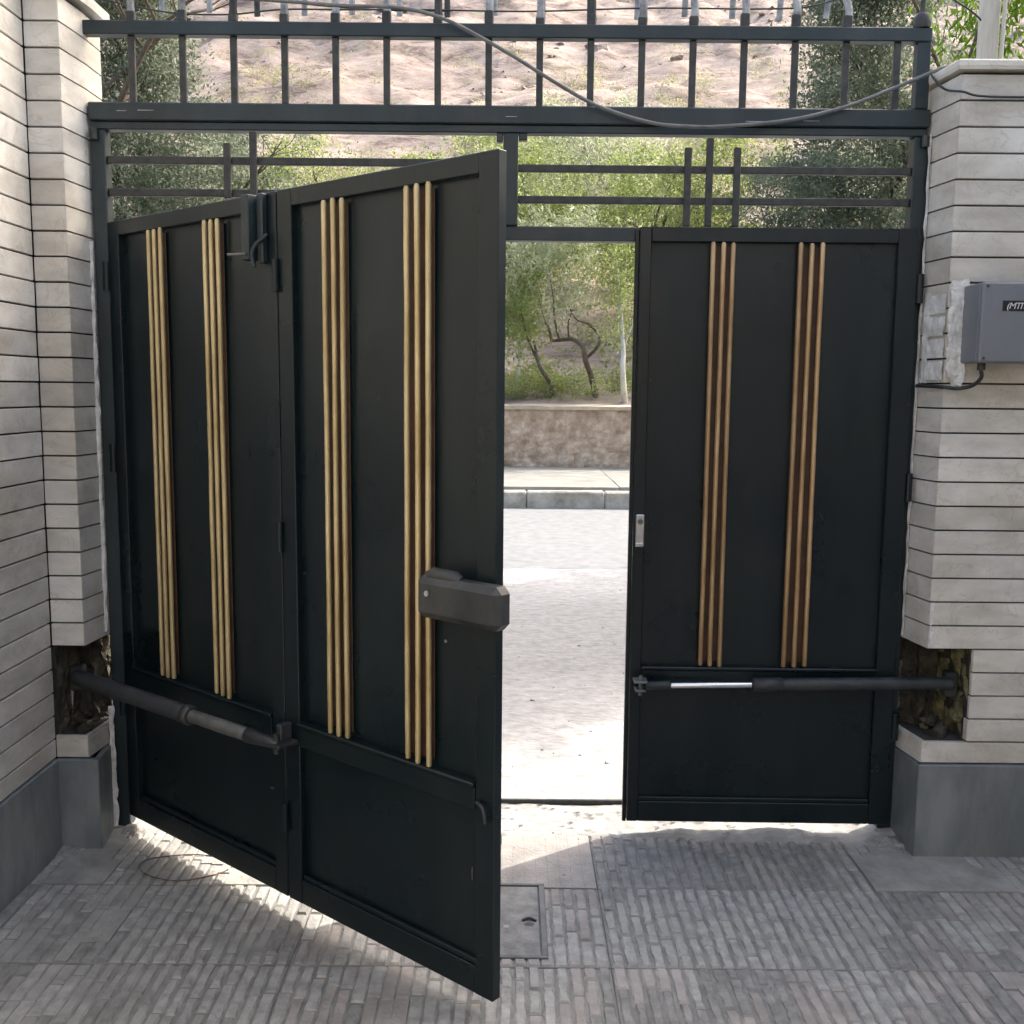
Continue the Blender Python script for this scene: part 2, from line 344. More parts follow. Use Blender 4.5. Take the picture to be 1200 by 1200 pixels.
def rampm(x, y): return 1 if 1.25 + .3 * fbm(x * .8, 1, 3) < y < 4.35 + .25 * fbm(x * .8, 5, 3) else 0
# the ramp colour holds a painted band of soft tree shade across the middle
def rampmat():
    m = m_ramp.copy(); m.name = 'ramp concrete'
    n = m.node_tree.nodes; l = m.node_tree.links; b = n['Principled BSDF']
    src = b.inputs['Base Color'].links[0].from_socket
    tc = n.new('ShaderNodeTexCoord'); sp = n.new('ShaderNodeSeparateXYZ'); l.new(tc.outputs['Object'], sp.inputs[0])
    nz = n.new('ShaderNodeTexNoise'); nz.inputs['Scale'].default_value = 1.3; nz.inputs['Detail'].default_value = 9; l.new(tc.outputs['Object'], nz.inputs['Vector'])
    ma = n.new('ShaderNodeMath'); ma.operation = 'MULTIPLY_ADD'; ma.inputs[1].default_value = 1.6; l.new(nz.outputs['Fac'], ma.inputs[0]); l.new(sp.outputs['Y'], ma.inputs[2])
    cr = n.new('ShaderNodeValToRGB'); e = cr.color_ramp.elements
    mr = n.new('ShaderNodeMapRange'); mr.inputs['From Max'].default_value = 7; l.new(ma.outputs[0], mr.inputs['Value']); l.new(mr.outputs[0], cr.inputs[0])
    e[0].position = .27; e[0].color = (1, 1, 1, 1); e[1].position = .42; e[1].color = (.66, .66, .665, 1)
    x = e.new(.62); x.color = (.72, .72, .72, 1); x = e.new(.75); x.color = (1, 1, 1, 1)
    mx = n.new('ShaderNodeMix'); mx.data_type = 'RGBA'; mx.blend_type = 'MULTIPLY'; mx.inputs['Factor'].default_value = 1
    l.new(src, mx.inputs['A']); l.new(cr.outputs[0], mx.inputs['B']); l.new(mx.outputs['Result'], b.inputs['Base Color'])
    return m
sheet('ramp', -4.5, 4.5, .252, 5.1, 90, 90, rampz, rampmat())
gr = bx('ground', m_soil, None, -160, 160, .06, 12.5, -.6, -.03, b=0); gr['kind'] = 'structure'
rd = sheet('road', -60, 60, 5.1, 9.53, 60, 8, lambda x, y: -.006 + .0 * x, m_road)
# kerb stones
kr = empty('kerb', kind='structure')
for i in range(-14, 15):
    mb = MB(); mb.box(0, .994, 0, .24, -.05, .205, b=.018, jit=.005)
    o = mb.build('kerbstone', m_kerb, kr, (i * 1.0 + .19, 9.53, R.uniform(-.006, .006)))
wk = empty('pavement', kind='structure')
for i in range(-10, 11):
    for j in range(3):
        o = bx('paving_slab', m_walk, wk, 0, 1.594, 0, 1.106, -.04, .03, b=.003); o.location = (i * 1.6 - .2, 9.79 + j * 1.112, .215 + R.uniform(-.004, .004))
# retaining wall of rough courses
rw = empty('retaining_wall', (0, 13.15, 0), label='low mud coloured retaining wall across the street, between pavement and planted bank', cat='wall')
bx('wall_core', m_rwall, rw, -16, 16, .05, .5, .1, 1.20, b=.01)
mb = MB(); nx_, nz_ = 420, 22; vs = []
for i in range(nx_ + 1):
    for j in range(nz_ + 1):
        x = -7 + 17 * i / nx_; z = .2 + 1.0 * j / nz_
        vs.append((x, .03 - .03 * fbm(x * 3.1, z * 3.6, 2) - .015 * fbm(x * 9, z * 11, 5), z))
mb.add(vs, [(i * (nz_ + 1) + j, (i + 1) * (nz_ + 1) + j, (i + 1) * (nz_ + 1) + j + 1, i * (nz_ + 1) + j + 1) for i in range(nx_) for j in range(nz_)])
mb.build('mud_render', m_rwall, rw)
mb = MB(); mb.box(-16, -7.001, 0.01, .06, .2, 1.19, b=.01); mb.build('plain_stretch', m_rwall, rw)
mb = MB(); mb.box(10.001, 16, 0.01, .06, .2, 1.19, b=.01); mb.build('plain_stretch', m_rwall, rw)
# coping with uneven earth top
mb = MB()
xs = np.linspace(-16, 16, 260); prev = None
vs = []
for x in xs:
    e1 = .012 * fbm(x * 2, 1); vs += [(x, -.03 + .012 * fbm(x * 3, 4), 1.17), (x, -.03 + .012 * fbm(x * 3, 4), 1.225 + e1), (x, .3, 1.255 + .02 * fbm(x * 1.3, 7)), (x, .62, 1.16)]
fs = []
for i in range(len(xs) - 1):
    for j in range(3): fs.append((i * 4 + j, i * 4 + 4 + j, i * 4 + 5 + j, i * 4 + 1 + j))
mb.add(vs, fs); mb.build('earth_coping', m_soil, rw)

# hillside
def hz(x, y):
    b = 1.2 + .27 * (y - 13.4) if y < 36 else 1.2 + .27 * 22.6 + .62 * (y - 36)
    k = max(0, min(1, (y - 14) / 10)); k2 = max(0, min(1, (y - 34) / 30))
    return b + k * (.5 * fbm(x * .12, y * .12) + .25 * fbm(x * .5, y * .5)) + k2 * (2.6 * fbm(x * .035, y * .05, 2) + 1.3 * (.5 - abs(fbm(x * .13 + z_sk(x, y), y * .2, 5))) + .22 * (.5 - abs(fbm(x * .45 + y * .2, y * .6, 8, 5))) + .9 * max(0, fbm(x * .22, y * .13, 21, 5) - .12))
def z_sk(x, y): return .4 * fbm(x * .05, y * .05, 11)
ys = [13.45 + 22 * (i / 44) for i in range(45)] + [35.45 + 75 * (i / 170) for i in range(1, 171)] + [115 + 14 * i for i in range(8)]
xs = np.linspace(-75, 75, 301)
V = [(float(x), y, hz(x, y)) for y in ys for x in xs]; nx = len(xs)
F = [(j * nx + i, j * nx + i + 1, (j + 1) * nx + i + 1, (j + 1) * nx + i) for j in range(len(ys) - 1) for i in range(nx - 1)]
me = bpy.data.meshes.new('hillside'); me.from_pydata(V, [], F); me.materials.append(m_hill); me.polygons.foreach_set('use_smooth', [True] * len(F))
hill = link('hillside', me); hill['kind'] = 'structure'

# ================================================================ FOLIAGE
def leaves(rs, centers, per, spread, size, ratio=.45, hang=0):
    n = len(centers) * per
    c = np.repeat(np.array(centers, float), per, 0) + rs.normal(0, 1, (n, 3)) * np.array(spread)
    a = rs.normal(0, 1, (n, 3)); a[:, 2] -= hang; a /= np.linalg.norm(a, axis=1)[:, None]
    b = rs.normal(0, 1, (n, 3)); b -= (b * a).sum(1)[:, None] * a; b /= np.linalg.norm(b, axis=1)[:, None]
    s = (size * rs.uniform(.6, 1.35, n))[:, None]; w_ = s * ratio
    v = np.stack([c, c + a * s * .5 + b * w_ * .5, c + a * s, c + a * s * .5 - b * w_ * .5], 1).reshape(-1, 3)
    f = np.arange(n * 4).reshape(-1, 4)
    return v, f
def leafmesh(name, v, f, m):
    me = bpy.data.meshes.new(name); me.vertices.add(len(v)); me.vertices.foreach_set('co', v.ravel())
    me.loops.add(f.size); me.loops.foreach_set('vertex_index', f.ravel().astype(np.int32))
    me.polygons.add(len(f)); me.polygons.foreach_set('loop_start', np.arange(0, f.size, 4, dtype=np.int32)); me.polygons.foreach_set('loop_total', np.full(len(f), 4, dtype=np.int32))
    me.materials.append(m); me.update(); me.validate(); return me
def grow(rnd, mb, p, d, L, r, depth, tips, zmin=0):
    pts = [p]; q = p.copy(); dd = d.copy(); n = 5
    for i in range(n):
        dd = (dd + Vector((rnd.gauss(0, .16), rnd.gauss(0, .16), rnd.gauss(.03, .1)))).normalized(); q = q + dd * L / n; pts.append(q.copy())
    mb.tube(pts, [r * (1 - .45 * i / n) for i in range(n + 1)], 6 if depth else 8, cap=False)
    if depth >= 1: tips += [pts[3], pts[-1]]
    if depth == 3: return
    for k in range(rnd.choice([2, 3, 3]) if depth else 5):
        t = rnd.choice(pts[2:] if depth else pts[2:])
        az = rnd.uniform(0, 6.283); el = rnd.uniform(.15, .9)
        nd = (dd * .6 + Vector((math.cos(az) * math.cos(el), math.sin(az) * math.cos(el), math.sin(el) * .8))).normalized()
        grow(rnd, mb, t, nd, L * rnd.uniform(.52, .72), r * .5, depth + 1, tips)
def tree_proto(seed, H, rad, cz, ch, nclump, per, size, spread, ratio=.45, hang=0, shape='round'):
    rnd = random.Random(seed); rs = np.random.RandomState(seed)
    mb = MB(); tips = []
    grow(rnd, mb, Vector((0, 0, -.1)), Vector((rnd.uniform(-.1, .1), rnd.uniform(-.1, .1), 1)), H * .5, H * .014 + .02, 0, tips)
    cs = []
    ph = [rnd.uniform(0, 6.28) for _ in range(6)]
    while len(cs) < nclump:
        t = rnd.random()
        z = cz + (t - .5) * ch
        az = rnd.uniform(0, 6.283)
        if shape == 'cone': rr = rad * (1.05 - t) ** .75
        else: rr = rad * math.sqrt(max(0, 1 - (2 * t - 1) ** 2)) ** .8
        rr *= 1 + .28 * math.sin(3 * az + ph[0] + 4 * t) + .2 * math.sin(5 * az + ph[1] - 7 * t)
        u = rnd.random() ** .45
        cs.append((rr * u * math.cos(az), rr * u * math.sin(az), z + rnd.gauss(0, .12)))
    v, f = leaves(rs, cs, per, spread, size, ratio, hang)
    return mb, v, f
protos = {}
def proto(key, lm, bm, *a, **k):
    mb, v, f = tree_proto(*a, **k)
    protos[key] = (mb.mesh('trunk', bm), leafmesh('crown', v, f, lm))
proto('green', m_leaf_green, m_bark, 1, 4.0, 1.7, 2.8, 2.6, 120, 110, .075, (.18, .18, .13))
proto('green2', m_leaf_green, m_bark, 2, 3.2, 1.5, 2.2, 2.4, 105, 110, .072, (.17, .17, .13))
proto('olive', m_leaf_olive, m_bark, 3, 2.8, 1.7, 1.6, 2.4, 130, 120, .075, (.2, .2, .14))
proto('pale', m_leaf_pale, m_barkp, 4, 4.6, 1.35, 2.9, 3.4, 120, 90, .115, (.16, .16, .22), .2, .9)
proto('dark', m_leaf_dark, m_bark, 5, 9, 1.9, 5.2, 9.0, 560, 110, .10, (.25, .25, .15), .4, 0, 'cone')
proto('dark2', m_leaf_dark, m_bark, 6, 5, 1.9, 2.7, 4.2, 240, 110, .085, (.2, .2, .14))
def tree(key, x, y, s, rz, label, name='tree', cat='tree', group=None, z=None, sz=None, kind=None):
    t, c = protos[key]
    e = empty(name, (x, y, (hz(x, y) if z is None else z) - .05), rz, label=label, cat=cat, group=group)
    e.scale = (s, s, sz or s)
    link('trunk', t, e); link('crown', c, e)
    return e
T = [
 ('dark', -8.5, 20, 1.05, 0, 'tall haze-lightened dark green tree at the far left, reaching above the top rail', 'evergreen_tree'),
 ('dark', 7.5, 19.5, 1.12, 2, 'tallest dark grey green tree, seen through the right end of the upper railing', 'evergreen_tree'),
 ('dark2', 9.6, 17.8, 1.15, 1, 'broad dark tree low behind the far right corner of the transom, beside the tallest one', 'evergreen_tree'),
 ('dark2', 6.1, 18.2, .8, 4, 'smaller dark green tree just left of the tallest one, behind the three short transom bars', 'evergreen_tree'),
 ('dark2', -6.4, 19, .95, 3, 'dark bushy tree behind the left transom, beside the tall left tree', 'evergreen_tree'),
 ('green', -4.8, 21, .95, 1, 'bright green bushy tree behind the two short bars of the left transom', 'broadleaf_tree'),
 ('olive', -2.6, 25, 1.05, 2, 'yellowish olive tree behind the middle of the left transom', 'broadleaf_tree'),
 ('green2', -1.9, 20.5, 1.05, 5, 'round green tree seen just above the slanted top edge of the open leaf', 'broadleaf_tree'),
 ('green', -.35, 19.4, 1.05, 3, 'green leafy tree at the left side of the doorway opening, on the planted bank', 'broadleaf_tree'),
 ('pale', .9, 21, 1.0, 0, 'silvery pale tree with drooping leaves in the middle of the doorway opening', 'silvery_tree'),
 ('green2', 2.75, 19.0, 1.1, 1, 'vivid green tree at the right side of the doorway opening', 'broadleaf_tree'),
 ('pale', 2.6, 22, 1.0, 3, 'silvery pale tree standing behind the right side of the doorway opening', 'silvery_tree'),
 ('dark2', 1.3, 29, .9, 6, 'dark round tree just right of the centre mullion, high on the slope', 'evergreen_tree'),
 ('olive', 3.6, 24, 1.05, 4, 'olive tree behind the middle of the right transom', 'broadleaf_tree'),
 ('green', 4.7, 21, 1.0, 5, 'light green tree behind the lower right transom, left of the short bars', 'broadleaf_tree'),
 ('olive', -7.6, 25.5, .9, 1, 'sunlit olive tree partly behind the tall dark left tree', 'broadleaf_tree'),
 ('green2', -1.0, 26.5, .9, 3, 'green tree higher up the slope, behind the free corner of the open leaf', 'broadleaf_tree'),
 ('olive', .6, 24.5, 1.15, 2, 'yellow green tree above the doorway header, left half of the right transom', 'broadleaf_tree'),
]
for k, x, y, s, rz, lab, nm in T: tree(k, x, y, s, rz, lab, nm)
# unseen trees right of the gate; first one added to dapple the left wall
def street(name_, label, base, c, rad, nc, seed):
    e = empty('street_tree', base, label=label, cat='tree')
    c = Vector(c) - Vector(base); rnd = random.Random(seed); mb = MB()
    P = smooth_path([(0, 0, -.1), (c.x * .12, c.y * .1, c.z * .35), (c.x * .5, c.y * .5, c.z * .65), tuple(c)], 5)
    tb('trunk', m_bark, e, P, [.15 - .12 * i / (len(P) - 1) for i in range(len(P))], 8)
    cs = []
    while len(cs) < nc:
        d = Vector([rnd.uniform(-1, 1) for _ in range(3)])
        if d.length < 1 and noise.noise(d * 2.3 + Vector((seed, 0, 0))) > -.12: cs.append(c + Vector((d.x * rad, d.y * rad, d.z * rad * 1.1)))
    for _ in range(14):
        t = rnd.choice(cs); s0 = P[-1 - rnd.randint(0, 6)]; tb('limb', m_bark, e, smooth_path([s0, s0.lerp(t, .5) + Vector((0, 0, .2)), t], 3), [.035, .03, .025, .02, .015, .01, .006], 5)
    v, f = leaves(np.random.RandomState(seed), [tuple(p) for p in cs], 60, (.2, .2, .16), .15, .5)
    link('crown', leafmesh('crown', v, f, m_leaf_green), e)
street('a', 'added green tree out of view beyond the right pier, placed to dapple the left wall', (8, 1.0, -.03), tuple(Vector((-1.45, -.45, 2.6)) + SD * 12.3), 1.6, 130, 3)
street('b', 'tall green tree on the far pavement to the right, its shade falling across the ramp', (9.4, 10.4, .24), tuple(Vector((.1, 2.9, 0)) + SD * 14.6), 1.7, 200, 8)

# crooked young trees on the bank (outlines followed from the photograph, standing 17 m away)
def crooked(name, label, paths, m, leaf=None, seed=0, y=14.0):
    rnd = random.Random(seed)
    b = paths[0][0][0]
    e = empty(name, (b[0], y, b[1]), label=label, cat='tree')
    first = True; tips = []
    for P, r0, r1 in paths:
        pts = smooth_path([(p[0] - b[0], .22 * math.sin(i * 1.3 + seed) * (0 if i == 0 and first else 1), p[1] - b[1]) for i, p in enumerate(P)], 5)
        if first: pts = [pts[0] - Vector((0, 0, .15))] + pts
        n = len(pts); tb('trunk' if first else 'limb', m, e, pts, [.68 * (r0 + (r1 - r0) * i / (n - 1)) for i in range(n)], 7)
        tips.append(pts[-1]); first = False
    if leaf:
        lm, cen, per, size, spread = leaf
        rs = np.random.RandomState(seed)
        v, f = leaves(rs, [(c[0] - b[0], c[1], c[2] - b[1]) for c in cen], per, spread, size, .35, .5)
        link('crown', leafmesh('crown', v, f, lm), e)
    return e
rn = random.Random(3)
crooked('crooked_tree', 'thin crooked brown tree with a looping branch in the middle of the doorway opening', [
  ([(1.43, 1.29), (1.34, 1.71), (1.22, 1.96), (1.16, 2.2), (1.01, 2.33), (.78, 2.33), (.65, 2.33), (.6, 2.48), (.52, 2.6)], .085, .022),
  ([(1.22, 1.96), (1.25, 2.03), (1.39, 2.18), (1.43, 2.33), (1.37, 2.49), (1.24, 2.62), (1.06, 2.68), (.9, 2.9)], .05, .015),
  ([(.78, 2.33), (.69, 2.7), (.67, 2.94), (.6, 3.3)], .03, .01), ([(.95, 2.34), (.93, 2.62), (1.02, 2.9)], .025, .01), ([(.65, 2.35), (.5, 2.75), (.42, 3.0)], .02, .008)],
  m_bark, (m_leaf_pale, [(rn.uniform(.1, 1.3), rn.uniform(-.3, .3), rn.uniform(2.9, 4.3)) for _ in range(48)], 80, .085, (.12, .12, .17)), 1)
crooked('crooked_tree', 'short dark leaning trunk left of the looping tree on the bank, with a leafy top', [
  ([(.68, 1.34), (.63, 1.6), (.49, 1.79), (.41, 1.99), (.36, 2.3)], .075, .03), ([(.41, 1.99), (.22, 2.4), (.1, 2.9)], .035, .012)],
  m_bark, (m_leaf_green, [(rn.gauss(.05, .3), rn.uniform(-.3, .3), rn.uniform(2.0, 3.6)) for _ in range(46)], 80, .075, (.13, .13, .13)), 2)
crooked('pale_tree', 'pale whitish trunk at the right edge of the doorway opening, on the wall top', [
  ([(1.87, 1.28), (1.80, 1.84), (1.81, 2.17), (1.76, 3.0), (1.7, 3.6)], .085, .03), ([(1.81, 2.17), (1.98, 2.7), (2.1, 3.4)], .04, .012)],
  m_barkp, (m_leaf_green, [(rn.gauss(1.75, .3), rn.uniform(-.3, .3), rn.uniform(2.3, 4.0)) for _ in range(40)], 75, .075, (.13, .13, .16)), 3, y=13.75)
crooked('pale_tree', 'slender silvery stem at the left edge of the doorway opening', [
  ([(.09, 1.45), (.11, 2.15), (.14, 2.9), (.18, 3.71)], .045, .018)],
  m_barkp, (m_leaf_pale, [(rn.gauss(.2, .25), rn.uniform(-.3, .3), rn.uniform(2.9, 4.2)) for _ in range(26)], 70, .085, (.12, .12, .17)), 4, y=14.4)
# ground cover along the wall top, and scrub on the slope
rs = np.random.RandomState(11)
cs = []
for _ in range(520):
    x = rs.uniform(-5, 8); y = rs.uniform(13.85, 15.2)
    if fbm(x * .9, y * 1.2, 3) > -.12: cs.append((x, y, hz(x, y) + rs.uniform(.02, .24)))
v, f = leaves(rs, cs, 60, (.13, .13, .07), .06, .4)
o = link('ground_cover', leafmesh('ground_cover', v, f, m_leaf_green)); tag(o, 'low green plants growing along the top of the retaining wall', 'ground cover', kind='stuff')
cs = []
for _ in range(2600):
    y = 15.5 + 40 * rs.rand() ** .8; x = rs.uniform(-.62, .62) * (y + 4)
    d = fbm(x * .18, y * .15, 7)
    lim = .0 if y < 38 else .12 + (y - 38) * .02
    if d > lim - .12:
        for _ in range(3): cs.append((x + rs.normal(0, .3), y + rs.normal(0, .3), hz(x, y) + rs.uniform(.05, .65)))
v, f = leaves(rs, cs, 38, (.26, .26, .15), .10, .5)
o = link('hillside_scrub', leafmesh('hillside_scrub', v, f, m_leaf_olive)); tag(o, 'sunlit olive green scrub covering the lower hillside behind the gate', 'scrub', kind='stuff')
cs = []
for _ in range(900):
    y = rs.uniform(44, 95); x = rs.uniform(-.62, .62) * (y + 4)
    if fbm(x * .1, y * .1, 17) > .05: cs.append((x, y, hz(x, y) + .15))
v, f = leaves(rs, cs, 40, (.34, .34, .14), .12, .5)
o = link('dry_tufts', leafmesh('dry_tufts', v, f, m_leaf_olive)); tag(o, 'dry tufts of grass scattered over the bare upper hillside', 'grass', kind='stuff')

# rocks lying on the bare upper slope
m_rock = mat('hillside rock', (.20, .15, .125), (.40, .32, .275), 1.2, .9, bump=1, bscale=5, dist=.1)
rr = random.Random(31); mb = MB()
for i in range(1500):
    y = rr.uniform(38, 85); x = rr.uniform(-.6, .6) * (y + 4); a = .06 + .5 * rr.random() ** 5
    if fbm(x * .09, y * .09, 33) < -.05: continue
    z = hz(x, y); rz = rr.uniform(0, 3); ca, sa = math.cos(rz), math.sin(rz)
    mb.box(-a, a, -a * .7, a * .7, -a * .5, a * rr.uniform(.3, .7), b=a * .35, jit=a * .22, fr=lambda u, v_, w_: (x + u * ca - v_ * sa, y + u * sa + v_ * ca, z + w_ + v_ * .3))
tag(mb.build('hillside_rocks', m_rock), 'scattered brown rocks lying on the bare upper hillside', 'rocks', kind='stuff')

# small tree with vivid hanging leaves right behind the right pier
e = empty('hanging_tree', (2.43, .62, -.03), label='small tree with vivid green hanging leaves just behind the top of the right pier', cat='tree')
tb('trunk', m_bark, e, smooth_path([(0, 0, 0), (.05, .02, 1.2), (-.05, .0, 2.3), (.0, .05, 3.1)]), [.07 - .04 * i / 18 for i in range(19)], 8)
rn = random.Random(5); hang = []
for bp in ([(-.03, 0, 2.5), (-.2, -.02, 3.0), (-.48, -.03, 3.17), (-.66, -.02, 3.05), (-.76, 0, 2.75)], [(-.02, 0, 2.6), (-.1, .05, 3.1), (-.35, .1, 3.45), (-.62, .1, 3.4), (-.75, .1, 3.1)],
           [(0, 0, 2.8), (.1, -.1, 3.3), (-.1, -.2, 3.6), (-.4, -.2, 3.6)], [(0, 0, 2.4), (.3, 0, 3.0), (.6, 0, 3.0), (.8, 0, 2.7)], [(-.3, 0, 3.0), (-.42, 0, 3.25), (-.55, -.05, 3.5)]):
    pp = smooth_path(bp, 5); tb('limb', m_bark, e, pp, [.018 - .012 * i / (len(pp) - 1) for i in range(len(pp))], 6)
    for _ in range(46):
        p = rn.choice(pp[4:]); 
        for k in range(3): hang.append((p.x + rn.gauss(0, .07), p.y + rn.gauss(0, .12), p.z - k * .09 + rn.gauss(0, .05)))
v, f = leaves(np.random.RandomState(2), hang, 14, (.04, .05, .05), .036, .32, 1.4)
link('crown', leafmesh('crown', v, f, m_leaf_vivid), e)

# ================================================================ PIERS AND WALLS
PITCH = .0761; GAP = .0052
def pier(side):
    L = side < 0
    e = empty('stone_pier', (0, 0, 0), label=('tall pale stone clad pier at the left end of the gate' if L else 'pale stone clad pier at the right end of the gate, carrying the grey blue box'), cat='pier')
    base = .304 if L else .311; n0 = 1
    zj = lambda k: (1.583 + k * .0758) if L else (.690 + k * .0762)
    if L: xin, xout, xb, yb, top, nz0, nz1 = -1.355, -1.46, -1.342, .13, 2.655, .380, .680
    else: xin, xout, xb, yb, top, nz0, nz1 = 1.325, 2.6, 1.303, .075, 2.448, .386, .690
    pr = .014
    def X(y):   # return face line, slightly splayed
        t = (y - YP) / (0 - YP); return xin + (xb - xin) * min(t, 1)
    s = 1 if L else -1          # direction towards the opening
    # core (dark mortar) behind the stones, with the niche left open
    def core(z0, z1, nic=False):
        mb = MB()
        a = X(YP) - s * pr; 
        xf = -1.78 if L else xout
        if not nic: mb.add([(xf, YP + pr, z0), (a, YP + pr, z0), (X(0) - s * pr, 0, z0), (X(0) - s * pr, yb - .004, z0), (xf, yb - .004, z0), (xf, YP + pr, z1), (a, YP + pr, z1), (X(0) - s * pr, 0, z1), (X(0) - s * pr, yb - .004, z1), (xf, yb - .004, z1)],
             [(0, 1, 6, 5), (1, 2, 7, 6), (2, 3, 8, 7), (3, 4, 9, 8), (4, 0, 5, 9), (5, 6, 7, 8, 9), (4, 3, 2, 1, 0)])
        return mb
    core(0, nz0).build('core', m_mortar, e); core(nz1, top).build('core', m_mortar, e)
    # niche: rubble lined cavity
    xw = (-1.452 if L else 1.468)
    mb = MB()
    nu, nv = 26, 16
    vs = []
    P = [(xw, YP + .012), (xw + (.0 if L else .0), .02), (X(0) - s * .02, .045), (X(0) - s * .02, yb)]
    seg = []
    for a, b in zip(P[:-1], P[1:]):
        for k in range(10): seg.append((a[0] + (b[0] - a[0]) * k / 10, a[1] + (b[1] - a[1]) * k / 10))
    seg.append(P[-1])
    for i, (x, y) in enumerate(seg):
        for j in range(nv + 1):
            z = nz0 - .004 + (nz1 - nz0 + .008) * j / nv
            k = 0 if i in (0, len(seg) - 1) else 1
            vs.append((x + k * .022 * fbm(x * 9 + i * .4, z * 16, side), y + k * .03 * fbm(y * 9 + 4 + i * .4, z * 16, side), z))
    mb.add(vs, [(i * (nv + 1) + j, (i + 1) * (nv + 1) + j, (i + 1) * (nv + 1) + j + 1, i * (nv + 1) + j + 1) for i in range(len(seg) - 1) for j in range(nv)])
    if not L:
        for q_ in range(len(mb.f)):
            if q_ // nv < 12 and noise.noise(Vector((q_ // nv * .25, (q_ % nv) * .3, 4))) > -.25: mb.mi[q_] = 1
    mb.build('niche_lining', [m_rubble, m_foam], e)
    if L: bx('core', m_mortar, e, -1.78, xw - .002, YP + pr, yb - .004, nz0, nz1, b=0)
    else: bx('core', m_mortar, e, xw + .002, xout, YP + pr, yb - .004, nz0, nz1, b=0)
    # rubble lumps / foam in the niche
    rr = random.Random(4 + side)
    for k in range(7 if not L else 4):
        mb = MB(); c = Vector(((xw - s * -.0) + s * rr.uniform(.01, .10), rr.uniform(-.11, .0), nz0 + rr.uniform(.01, .20) * (1 if k > 3 else .2)))
        r = rr.uniform(.012, .026); vv = []; ff = []
        nu_, nv_ = 9, 6
        for a in range(nv_ + 1):
            for b in range(nu_):
                th = math.pi * a / nv_; ph = 2 * math.pi * b / nu_
                d = Vector((math.sin(th) * math.cos(ph), math.sin(th) * math.sin(ph), math.cos(th) * .8)); vv.append(c + d * r * (1 + .7 * noise.noise(d * 2.1 + Vector((k * 3, side, 0)))))
        for a in range(nv_):
            for b in range(nu_): ff.append((a * nu_ + b, a * nu_ + (b + 1) % nu_, (a + 1) * nu_ + (b + 1) % nu_, (a + 1) * nu_ + b)[::-1])
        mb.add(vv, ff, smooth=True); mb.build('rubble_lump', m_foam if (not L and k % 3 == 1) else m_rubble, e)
    # plinth slabs
    dx = s * .012
    xa = X(YP) + (dx if not L else s * .035)
    def prism(name, poly, z0, z1, m, b=.003):
        mb = MB(); n = len(poly); mb.add([(p[0], p[1], z0) for p in poly] + [(p[0], p[1], z1) for p in poly], [tuple(range(n))[::-1], tuple(range(n, 2 * n))] + [(i, (i + 1) % n, n + (i + 1) % n, n + i) for i in range(n)])
        return mb.build(name, m, e)
    if L:
        bx('plinth_slab', m_slate, e, -1.459, xa - .002, YP - .012, YP + .012, -.02, base, b=.003)
        prism('plinth_slab', [(xa - .0018, YP - .012), (xa, YP - .012), (xb + .006, 0), (xb + .006, yb), (xb - .016, yb), (xb - .016, 0), (xa - .02, YP + .014), (xa - .0018, YP + .0118)][:7], -.02, base, m_slate)
    else:
        xq = xa
        for (p, q) in ((xq + .001, 1.82), (1.824, 2.6)): bx('plinth_slab', m_slate, e, p, q, YP - .012, YP + .012, -.02, base, b=.003)
        prism('plinth_slab', [(xq, YP - .0125), (xq + .022, YP + .0135), (xb + .02, 0), (xb + .02, yb), (xb - .004, yb), (xb - .004, 0)], -.02, base, m_slate)
    # stones, course by course
    k0 = -17 if L else -5
    k = k0
    zs = []
    for kk in range(-20, 40):
        z0 = zj(kk); z1 = zj(kk + 1)
        if z0 < base - .03 or z0 > top - .02: continue
        zs.append((max(z0, base + .002), min(z1, top + .0)))
    for i, (z0, z1) in enumerate(zs):
        zc = (z0 + z1) / 2; ledge = z1 < nz0 + .02; innic = nz0 + .01 < zc < nz1
        o1 = R.uniform(-.0015, .0015)
        za, zb = z0 + GAP / 2, z1 - GAP / 2
        if L:
            if not innic:
                bx('stone_block', m_stone, e, -1.4585, X(YP) - .0012, YP + o1, YP + .03, za, zb, b=.0018)
                mbp = [(X(YP), YP + .0012), (xb, 0), (xb, yb), (xb - .02, yb), (xb - .02, 0), (X(YP) - .02, YP + .031), (X(YP) - .001, YP + .0305)]
                mbp = [(X(YP), YP + o1 + .001), (xb, 0), (xb, yb), (xb - .02, yb), (xb - .02, 0), (X(YP) - .018, YP + .031)]
                prism('stone_block', mbp, za, zb, m_stone)
        else:
            if innic:
                bx('stone_block', m_stone, e, xw + .002 + R.uniform(-.003, .003), 2.1, YP + o1, YP + .03, za, zb, b=.0018); bx('stone_block', m_stone, e, 2.1012, 2.6, YP + o1, YP + .03, za, zb, b=.0018)
            else:
                cut = 1.95 if i % 2 else 2.25
                x0 = X(YP) + .001
                bx('stone_block', m_stone, e, x0, cut - .0006, YP + o1, YP + .03, za, zb, b=.0018)
                bx('stone_block', m_stone, e, cut + .0006, 2.6, YP + o1, YP + .03, za, zb, b=.0018)
                prism('stone_block', [(X(YP), YP + o1 + .001), (X(YP) + .02, YP + .031), (xb + .02, 0), (xb + .02, yb), (xb, yb), (xb, 0)], za, zb, m_stone)
